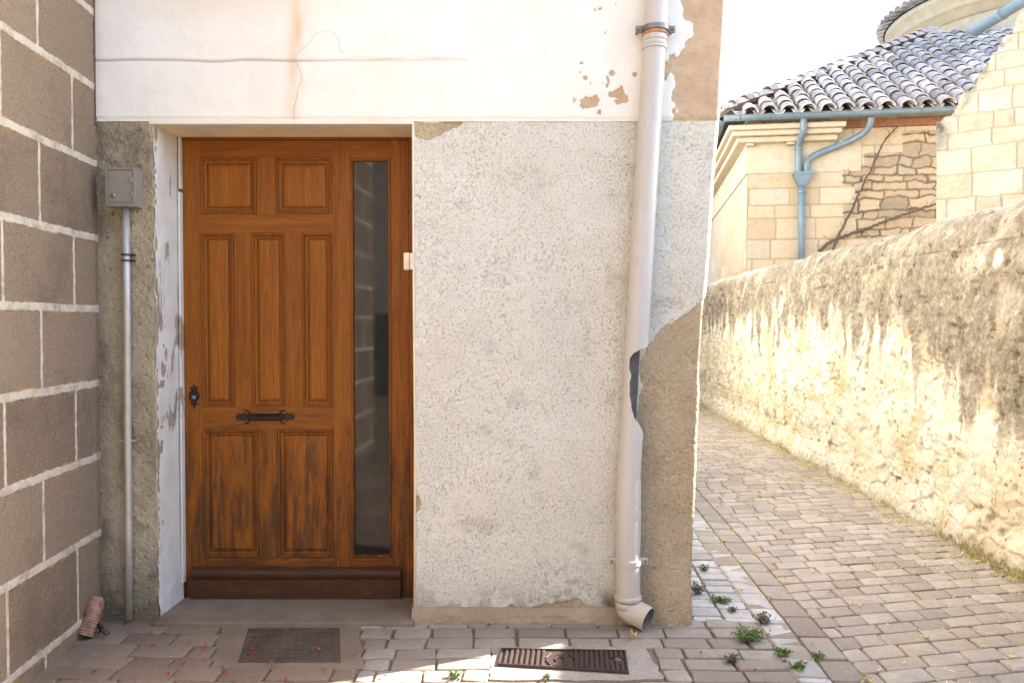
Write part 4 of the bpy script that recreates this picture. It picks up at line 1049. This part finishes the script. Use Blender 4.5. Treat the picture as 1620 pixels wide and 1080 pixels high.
o = MB(); o.tube([CP(1268, 290, .12), CP(1268, 350, .12), CP(1268, 480, .12)], .058, 14); o.build('downpipe', M_blue, church, True)
for px, py, r_ in ((1263, 236, .066), (1276, 263, .066), (1324, 231.5, .066), (1268, 304, .068), (1268, 360, .066)):
    q = CP(px, py, .12); ax = UP if px != 1324 else (CE * .9 + UP * .35).normalized(); o = MB(); o.tube([q - ax * .018, q + ax * .018], r_, 14); o.build('pipe_collar', M_blue, church)
hp_ = CP(1270, 273, .12); hb = CP(1268, 294, .12); o = MB()
he = ce(hp_); o2 = FM(); o2.cbox(he - .17, he + .17, -.23, -.01, hp_.z - .04, hp_.z + .005, .008)
vs = []
for (w_, z_, bb) in ((.155, hp_.z - .04, .10), (.06, hb.z, .058)):
    for sx, sy in ((-1, -1), (1, -1), (1, 1), (-1, 1)): vs.append(cpt(he + sx * w_ - (.02 if w_ < .1 else 0), -.12 + sy * bb, z_))
o2.add(vs, [(0, 1, 5, 4), (1, 2, 6, 5), (2, 3, 7, 6), (3, 0, 4, 7), (4, 5, 6, 7)]); o2.build('hopper', M_blue, church)

# tiled hip roof
PIT = R(29.7); EAV = .50
def tile(mb, c, down, side, nrm, L, r0, r1, conv=True, seg=7, jr=None):
    """barrel tile: c = centre of its upper end, running along down"""
    vs = []
    for (t, r) in ((0, r0), (1, r1)):
        for layer in (1, .84):
            for k in range(seg + 1):
                a = math.pi * k / seg; q = c + down * (L * t) + side * (-math.cos(a) * r * layer) + nrm * ((math.sin(a) * r * layer) * (.82 if conv else -.7))
                vs.append(q)
    n = seg + 1; fs = []
    for k in range(seg):
        fs.append((k, k + 1, 2 * n + k + 1, 2 * n + k)); fs.append((2 * n + k, 2 * n + k + 1, 3 * n + k + 1, 3 * n + k)); fs.append((n + k, 3 * n + k, 3 * n + k + 1, n + k + 1))
    mb.add(vs, fs)
def tile_plane(mb, org, along, inw, length, runmax, inside, cs=.31, rowl=.33, pit=PIT, seed=3):
    rd = random.Random(seed); up_ = (inw * math.cos(pit) + UP * math.sin(pit)); nrm = (UP * math.cos(pit) - inw * math.sin(pit)); down = -up_
    ncol = int(length / cs); nrow = int(runmax / (rowl * math.cos(pit)))
    for i in range(ncol):
        for kk in range(nrow):
            u_ = (i + .5) * cs; s_ = (kk + 1) * rowl
            for conv in (True, False):
                uu = u_ + (0 if conv else cs / 2)
                if not inside(uu, s_ * math.cos(pit)): continue
                j_ = rd.uniform(-.012, .012); c = org + along * (uu + j_) + up_ * (s_ + rd.uniform(-.02, .02)) + nrm * ((.055 if conv else .062) + rd.uniform(0, .012))
                tilt = .052
                dn = (down + nrm * tilt * (1 if conv else 1) + along * rd.uniform(-.03, .03)).normalized()
                side = along if conv else along
                tile(mb, c - nrm * .0, dn, side, nrm, rowl * 1.14, .098, .128, conv) if conv else tile(mb, c, dn, side, nrm, rowl * 1.1, .115, .10, False)
eo = cpt(-EAV, -EAV, ZG - .01)
mb = MB(); RUN = 5.0
tile_plane(mb, eo, CE, CB, 8.5, RUN, lambda u, r: r < u + .05)
mb.build('roof_tiles', M_tile, church, True)
mb = MB(); tile_plane(mb, cpt(-EAV, 9.0, ZG + .05), -CB, CE, 9.5, RUN, lambda u, r: r < (9.5 - u) + .05, seed=8); mb.build('roof_tiles', M_tile, church, True)
mb = MB(); h_ = RUN * math.tan(PIT)
mb.add([eo, cpt(8, -EAV, ZG + .05), cpt(8, RUN - EAV, ZG + .05 + h_), cpt(RUN - EAV, RUN - EAV, ZG + .05 + h_), cpt(-EAV, 9.8, ZG + .05), cpt(RUN - EAV, 9.8, ZG + .05 + h_)], [(0, 1, 2, 3), (0, 3, 5, 4)])
mb.build('roof_deck', M_under, church)
# hip tiles
mb = MB(); hd = (CE + CB) ; upv = (hd + UP * math.tan(PIT)).normalized(); sd = (CE - CB).normalized(); hn = upv.cross(sd).normalized(); hn = hn if hn.z > 0 else -hn
Lh = (cpt(RUN - EAV, RUN - EAV, ZG + h_) - eo).length; k = 0; rd = random.Random(5)
while k * .36 < Lh: tile(mb, eo + upv * (k * .36 + .36) + hn * (.08 + rd.uniform(0, .02)), (-upv + hn * .07 + sd * rd.uniform(-.08, .08)).normalized(), sd, hn, .42, .10, .125); k += 1
mb.build('hip_tiles', M_tile, church, True)

# drum (round tower) behind the roof
dr = thing('church_drum', 'round stone drum with curved cornice and tile eave rising above the church roof', 'tower', (11.2, 17.4, 0))
DC = Vector((13.1, 16.6, 0)); ZD = CAMZ + (512 - 62) / F * (20.2)
def lathe(prof, seg=96):
    vs = []; m_ = len(prof)
    for i in range(seg):
        a = 2 * math.pi * i / seg; vs += [DC + Vector((math.cos(a) * r, math.sin(a) * r, z)) for r, z in prof]
    return vs, [(i * m_ + k, ((i + 1) % seg) * m_ + k, ((i + 1) % seg) * m_ + k + 1, i * m_ + k + 1) for i in range(seg) for k in range(m_ - 1)]
RD = 3.0
o = MB(); vs, fs = lathe([(RD, 3), (RD, ZD - .1)]); o.add(vs, fs); o.build('drum_wall', M_concl if 0 else M_trim, dr, True)
o = MB(); vs, fs = lathe([(RD, ZD - .12), (RD + .08, ZD - .10), (RD + .10, ZD + .02), (RD + .22, ZD + .08), (RD + .26, ZD + .12), (RD + .26, ZD + .30), (RD + .36, ZD + .34), (RD + .38, ZD + .46), (RD - .2, ZD + .5)]); o.add(vs, fs); o.build('drum_cornice', M_trim, dr, True)
o = MB(); vs, fs = lathe([(RD + .42, ZD + .48), (.2, ZD + 1.6), (.01, ZD + 1.65)]); o.add(vs, fs); o.build('drum_roof_deck', M_under, dr, True)
o = MB(); n = 74; pt = R(18)
for i in range(n):
    a = 2 * math.pi * i / n; rad_ = Vector((math.cos(a), math.sin(a), 0)); sd_ = UP.cross(rad_); inw = -rad_
    up_ = inw * math.cos(pt) + UP * math.sin(pt); nr = UP * math.cos(pt) + rad_ * math.sin(pt)
    for r_ in range(4): 
        c = DC + rad_ * (RD + .52) + UP * (ZD + .50) + up_ * (.34 * (r_ + 1)) + nr * .05; s_ = 1 - r_ * .09
        tile(o, c, (-up_ + nr * .05).normalized(), sd_, nr, .38, .09 * s_, .115 * s_, True)
o.build('drum_tiles', M_tile, dr, True)

# dry climbers on the church wall
def stem(pxs, r, label, seed):
    rd = random.Random(seed); base = smooth([CP(a, b_, .09 + .03 * rd.random()) for a, b_ in pxs], 10); n = len(base)
    t_ = thing('dry_climber', label, 'climber', tuple(base[0]))
    o = MB(); o.tube([p + Vector((rd.uniform(-.01, .01), 0, rd.uniform(-.01, .01))) for p in base], [r * (1 - .6 * i / n) for i in range(n)], 6)
    for k in range(16):
        i = rd.randrange(n); p = base[i]; q = p + CE * rd.uniform(-.16, .2) + UP * rd.uniform(-.05, .14); o.tube([p, p.lerp(q, .5) + UP * rd.uniform(-.03, .03), q], [.006, .004, .002], 4)
    o.build('stem', M_stem, t_, True)
stem([(1318, 396), (1330, 366), (1346, 335), (1362, 300), (1381, 262), (1400, 222), (1425, 197)], .024, 'thin dry climber stem rising steeply to the gutter on the rubble church wall', 3)
stem([(1296, 398), (1312, 384), (1340, 372), (1370, 362), (1400, 350), (1440, 336), (1482, 322)], .034, 'thick dry climber branch lying low across the rubble church wall', 4)

# ================================================================== gable ruin wall (right)
gw = thing('gable_wall', 'tall cream ashlar gable with a broken sloping edge behind the alley wall', 'building', (6.5, 6, 0))
yg = 6.9; g0 = P(1482, 300, yg); GE = Vector((1.0, -.72, 0)).normalized(); GN = Vector((GE.y, -GE.x, 0))   # GN toward viewer-left
def GP(px, py):
    r = ray(px, py); n = GN; t = ((g0.x) * n.x + (g0.y - CAMY) * n.y) / (r.x * n.x + r.y * n.y); p = Vector((r.x * t, CAMY + r.y * t, CAMZ + r.z * t)); return (Vector((p.x, p.y, 0)) - Vector((g0.x, g0.y, 0))).dot(GE), p.z
ug = np.arange(0, 3.6, .011); vg = np.arange(1.0, 6.3, .011); Vg, Ug = np.meshgrid(vg, ug, indexing='ij')
hs_ = courses(.9, 7, .17, .33, 15); jg, idg, dg = ashlar(Ug + (fbm(Ug * 5, Vg * 5, 2, 5) - .5) * .03, Vg + (fbm(Ug * 5, Vg * 5, 2, 6) - .5) * .03, hs_, .42, 33, .008)
pl = [GP(*q) for q in ((1482, 215), (1492, 192), (1520, 168), (1536, 140), (1560, 108), (1580, 78), (1600, 45), (1620, 18), (1700, -100))]
zlim = np.interp(Ug, [p[0] for p in pl], [p[1] for p in pl])
ci_ = np.clip(np.searchsorted(hs_, Vg) - 1, 0, len(hs_) - 2); zm = (np.array(hs_)[ci_] + np.array(hs_)[ci_ + 1]) / 2
zi = np.array([p[1] for p in pl]); ui = np.array([p[0] for p in pl]); ulim = np.interp(zm, zi[1:], ui[1:])
ulim = np.where(zm < zi[1], 0, ulim + (h2(ci_, 0 * ci_, 5) - .6) * .16)
usm = np.where(Vg < zi[1], 0, np.interp(Vg, zi[1:], ui[1:])); ulim = .6 * usm + .4 * ulim
keep = Ug >= ulim + (fbm(Ug * 0 + 1, Vg * 9, 3, 3) - .5) * .07 * (ulim > 0)
near = ss(.28, .0, zlim - Vg) * ss(.35, .6, fbm(Ug * 8, Vg * 8, 4, 13))
corner = np.exp(-((Ug) / .14) ** 2 - ((Vg - GP(1482, 215)[1]) / .22) ** 2)
H = (1 - jg) * .014 + (fbm(Ug * 10, Vg * 10, 3, 10) - .5) * .03 * (1 + 2 * near) + corner * .02
X = g0.x + GE.x * Ug + GN.x * H * (-1 if GN.y > 0 else 1); Y = g0.y + GE.y * Ug + GN.y * H * (-1 if GN.y > 0 else 1)
o = grid_mesh('ashlar_face', X - corner * .025, Y, Vg, np.stack([jg, np.clip(near * .6 + corner, 0, 1), idg], -1), M_ashr, gw, keep=keep)
bm = bmesh.new(); bm.from_mesh(o.data); be = [e for e in bm.edges if e.is_boundary]; ex = bmesh.ops.extrude_edge_only(bm, edges=be)
bmesh.ops.translate(bm, vec=Vector((-GE.y, GE.x, 0)) * .5, verts=[v for v in ex['geom'] if isinstance(v, bmesh.types.BMVert)]); bm.to_mesh(o.data); bm.free(); o.data.shade_flat() if 0 else None
q = MB(); A = Vector((g0.x, g0.y, 0)) ; NB = Vector((-GE.y, GE.x, 0))   # away from viewer
q.add([A + NB * .05 + UP * -.02, A + GE * 3.5 + NB * .05 + UP * -.02, A + GE * 3.5 + NB * .5 + UP * -.02, A + NB * .5 + UP * -.02, A + NB * .05 + UP * 1.3, A + GE * 3.5 + NB * .05 + UP * 1.3, A + GE * 3.5 + NB * .5 + UP * 1.3, A + NB * .5 + UP * 1.3], [(0, 1, 5, 4), (1, 2, 6, 5), (2, 3, 7, 6), (3, 0, 4, 7), (4, 5, 6, 7)])
q.build('footing', M_plinth, gw)
ga = P(1543, 50, 8.2); gb_y = 4.6; gb = Vector((ga.x - .03 * (gb_y - 8.2) * -1 * 0, gb_y, ga.z)); 
gt = thing('eave_gutter', 'thick blue-grey gutter pipe slanting into the top right corner above the gable', 'gutter', tuple(ga))
o = MB(); o.tube([ga, ga.lerp(gb, .5), gb], .075, 18); o.build('pipe', M_blue, gt, True)
for t in (.18, .55, .9): q_ = ga.lerp(gb, t); o = MB(); o.tube([q_ - Vector((0, .015, 0)), q_ + Vector((0, .015, 0))], .085, 18); o.build('strap', M_blue, gt, True)

# ================================================================== vegetation, litter
def weed(pos_, r, h, n, m, label, seed, leaf=.014):
    rd = random.Random(seed); t_ = thing('weed', label, 'weed', tuple(pos_)); st = MB(); lf = MB()
    for i in range(n):
        a = rd.uniform(0, 6.28); rr_ = r * math.sqrt(rd.random()); hh = h * rd.uniform(.4, 1) * (1 - .4 * rr_ / r)
        b0 = Vector(pos_) + Vector((rd.uniform(-.3, .3) * r, rd.uniform(-.2, .2) * r, -.004)); tip = Vector(pos_) + Vector((math.cos(a) * rr_, math.sin(a) * rr_ * .8, hh))
        st.tube([b0, b0.lerp(tip, .5) + Vector((0, 0, hh * .2)), tip], [.0012, .001, .0006], 4)
        for k in range(rd.randint(5, 9)):
            c = b0.lerp(tip, rd.uniform(.25, 1)) + Vector((rd.gauss(0, .004), rd.gauss(0, .004), rd.uniform(0, .006))); d1 = Vector((rd.uniform(-1, 1), rd.uniform(-1, 1), rd.uniform(-.2, .9))).normalized(); d2 = d1.cross(Vector((rd.uniform(-1, 1), rd.uniform(-1, 1), rd.uniform(-1, 1)))).normalized()
            L_ = leaf * rd.uniform(.6, 1.3); W_ = L_ * .28; lf.add([c, c + d1 * L_ * .5 + d2 * W_, c + d1 * L_, c + d1 * L_ * .5 - d2 * W_], [(0, 1, 2, 3)])
    st.build('stem', M_stem if m is M_leafd else m, t_); lf.build('foliage', m, t_); return t_
WD = [((1186, 1012), .085, .05, 70, M_leaf, 'bright green weed tuft, the largest in the setts by the house corner', 1),
      ((1208, 985), .05, .07, 26, M_leafd, 'upright grey-green weed sprig just behind the largest tuft', 2),
      ((1238, 1036), .045, .03, 24, M_leaf, 'low green weed between the gutter pavers, right of the largest tuft', 3),
      ((1158, 1046), .04, .045, 22, M_leafd, 'dusty weed sprig in the joint below the largest tuft', 4),
      ((1105, 938), .045, .075, 26, M_leafd, 'dark weed growing against the foot of the house corner', 5),
      ((1138, 952), .06, .025, 34, M_leaf, 'flat spreading weed between pale setts near the house corner', 6),
      ((1158, 968), .03, .025, 14, M_leafd, 'tiny weed at the end of the flat spreading one', 7),
      ((1262, 1058), .05, .025, 24, M_leaf, 'low weed at the lower edge of the gutter pavers', 8),
      ((1114, 902), .035, .03, 14, M_leafd, 'small dry weed in the joint furthest up beside the house corner', 9),
      ((1294, 1040), .03, .02, 12, M_leaf, 'tiny green weed in the field edge joint right of the gutter pavers', 10),
      ((965, 975), .03, .035, 16, M_leafd, 'sparse dark weed at the wall foot just left of the pipe shoe', 11),
      ((720, 1072), .028, .03, 12, M_leaf, 'lone green sprig in the sunlit patch below the ribbed cover', 12),
      ((865, 1076), .025, .03, 10, M_leafd, 'small sprig at the right end of the sunlit patch', 13)]
for (p_, r_, h_w, n_, m_, lb, sd_) in WD: weed(G(*p_), r_, h_w, n_, m_, lb, sd_)
# yellow moss / dry grass in alley joints and at the wall foot (uncountable)
rd = random.Random(21); lf = MB()
def moss_at(c, r, n, hgt=.012):
    for _ in range(n):
        p = Vector(c) + Vector((rd.gauss(0, r), rd.gauss(0, r * 1.3), rd.uniform(-.003, hgt))); d1 = Vector((rd.uniform(-1, 1), rd.uniform(-1, 1), rd.uniform(0, .8))).normalized(); d2 = d1.cross(UP + Vector((rd.random(), 0, 0))).normalized(); L_ = rd.uniform(.008, .022)
        lf.add([p, p + d1 * L_ * .5 + d2 * L_ * .2, p + d1 * L_, p + d1 * L_ * .5 - d2 * L_ * .2], [(0, 1, 2, 3)])
for k in range(330):
    v_ = rd.uniform(3.4, 15) ; u_ = WU - .06 - abs(rd.gauss(0, .10)); p = O0 + ALP * u_ + ALD * v_; moss_at(p, .035 + .01 * rd.random() * v_ / 4, 26)
for k in range(170):
    v_ = 2.9 + (rd.random() ** .7) * 9; u_ = rd.uniform(uC, WU - .1); row = round((v_ + 3.0) / .116) * .116 - 3.0 + .26 * u_
    moss_at(O0 + ALP * u_ + ALD * row, .016, rd.randint(4, 14), .005)
for k in range(60):
    v_ = rd.uniform(2.6, 9); u_ = rd.choice((uC, uB, uA)); moss_at(O0 + ALP * u_ + ALD * v_, .014, rd.randint(5, 16), .005)
tag(lf.build('moss', M_moss), 'yellow moss and dry grass bits along the foot of the alley wall and in the joints', 'moss', kind='stuff')
st_ = MB()  # straw litter, made denser to pale the paving as glare would
for k in range(2000):
    v_ = 2.9 + rd.random() ** 1.3 * 8; u_ = max(uC, min(WU - .05, WU - .1 - abs(rd.gauss(0, .55)))); c = O0 + ALP * u_ + ALD * v_ + UP * .004
    a_ = rd.uniform(0, 6.28); L_ = rd.uniform(.006, .032); d1 = Vector((math.cos(a_), math.sin(a_), rd.uniform(-.05, .25))); d2 = Vector((-math.sin(a_), math.cos(a_), 0)) * rd.uniform(.0012, .003)
    st_.add([c - d2, c + d2, c + d1 * L_ + d2 * .4, c + d1 * L_ - d2 * .4], [(0, 1, 2, 3)])
tag(st_.build('straw', mk_leaf('straw', (.45, .36, .22), (.70, .62, .45))), 'pale straw bits on the alley paving, more added to pale it like glare', 'straw', kind='stuff')
gr_ = MB()
for k in range(60):
    v_ = rd.choice((rd.uniform(3.7, 5.2), rd.uniform(3.7, 13))); c0_ = O0 + ALP * (WU - .06 - rd.random() * .06) + ALD * v_
    for q in range(rd.randint(8, 22)):
        c = c0_ + Vector((rd.gauss(0, .02), rd.gauss(0, .05), 0)); tp = c + Vector((rd.gauss(-.02, .03), rd.gauss(0, .03), rd.uniform(.02, .085))); d2 = Vector((rd.uniform(-1, 1), rd.uniform(-1, 1), 0)).normalized() * .0022
        gr_.add([c - d2, c + d2, tp], [(0, 1, 2)])
tag(gr_.build('grass', mk_leaf('dry_grass', (.20, .19, .06), (.50, .42, .17))), 'thin dry grass along the foot of the alley wall', 'grass', kind='stuff')
# petals and leaves: individuals
def leafmesh(name, L, W, curl, m):
    o = MB(); vs = []; n = 5
    for i in range(n):
        t = i / (n - 1); w_ = W * math.sin(math.pi * min(.97, max(.08, t))) ; vs += [(L * (t - .5), -w_ / 2, curl * (2 * t - 1) ** 2 * L + curl * .4 * L), (L * (t - .5), 0, curl * (2 * t - 1) ** 2 * L), (L * (t - .5), w_ / 2, curl * (2 * t - 1) ** 2 * L + curl * .4 * L)]
    o.add(vs, [(i * 3 + k, i * 3 + k + 1, (i + 1) * 3 + k + 1, (i + 1) * 3 + k) for i in range(n - 1) for k in (0, 1)])
    ob = o.build(name, m, None, True); return ob
pet = leafmesh('petal', .020, .014, .22, M_petal)
spots = [(197, 989), (243, 1023), (300, 1019), (322, 1046), (290, 1052), (352, 1060), (403, 1010), (398, 1030), (396, 1036), (357, 1068), (335, 982), (238, 1003), (325, 1025), (391, 1022), (505, 1030), (452, 1077), (774, 991), (1254, 1034), (1170, 1060), (1195, 1062), (1312, 940), (1285, 1022), (1108, 1035), (150, 1065), (510, 1062), (608, 1072), (266, 1068), (560, 1040), (430, 1050), (216, 1046)]
rp = random.Random(3)
for i, s_ in enumerate(spots):
    ob = pet if i == 0 else pet.copy()
    if i: COL.objects.link(ob)
    q_ = G(*s_); ob.location = (q_.x, q_.y, .008); ob.rotation_euler = (rp.uniform(-.3, .3), rp.uniform(-.3, .3), rp.uniform(0, 6.28)); sc = rp.uniform(.7, 1.2); ob.scale = (sc,) * 3
    tag(ob, 'tiny red petal fallen on the paving', 'petal', 'red petals scattered on the paving')
lfm = leafmesh('dry_leaf', .034, .015, .15, M_leafy)
spots = [(1490, 908), (1275, 858), (1350, 905), (1325, 996), (1405, 990), (1372, 905), (1450, 940), (1560, 945), (1590, 980), (1236, 705), (1300, 765), (1420, 840), (1465, 1010), (1390, 1062), (1240, 800), (1180, 760), (1330, 850), (1500, 1000), (1285, 905), (1210, 905), (1520, 880), (1600, 1040), (1150, 700), (1360, 960), (1430, 1050)]
for i, s_ in enumerate(spots):
    ob = lfm if i == 0 else lfm.copy()
    if i: COL.objects.link(ob)
    q_ = G(*s_); ob.location = (q_.x, q_.y, .007); ob.rotation_euler = (rp.uniform(-.2, .2), rp.uniform(-.2, .2), rp.uniform(0, 6.28)); sc = rp.uniform(.6, 1.3); ob.scale = (sc,) * 3
    tag(ob, 'small dry yellow leaf lying on the alley pavers', 'leaf', 'dry leaves on the alley paving')
ll = leafmesh('fallen_leaf', .075, .02, .3, M_leafy); q_ = G(1012, 1012); ll.location = (q_.x - .03, q_.y - .005, .014); ll.rotation_euler = (0, .5, 1.0)
tag(ll, 'curled orange leaf lying under the mouth of the pipe shoe', 'leaf')
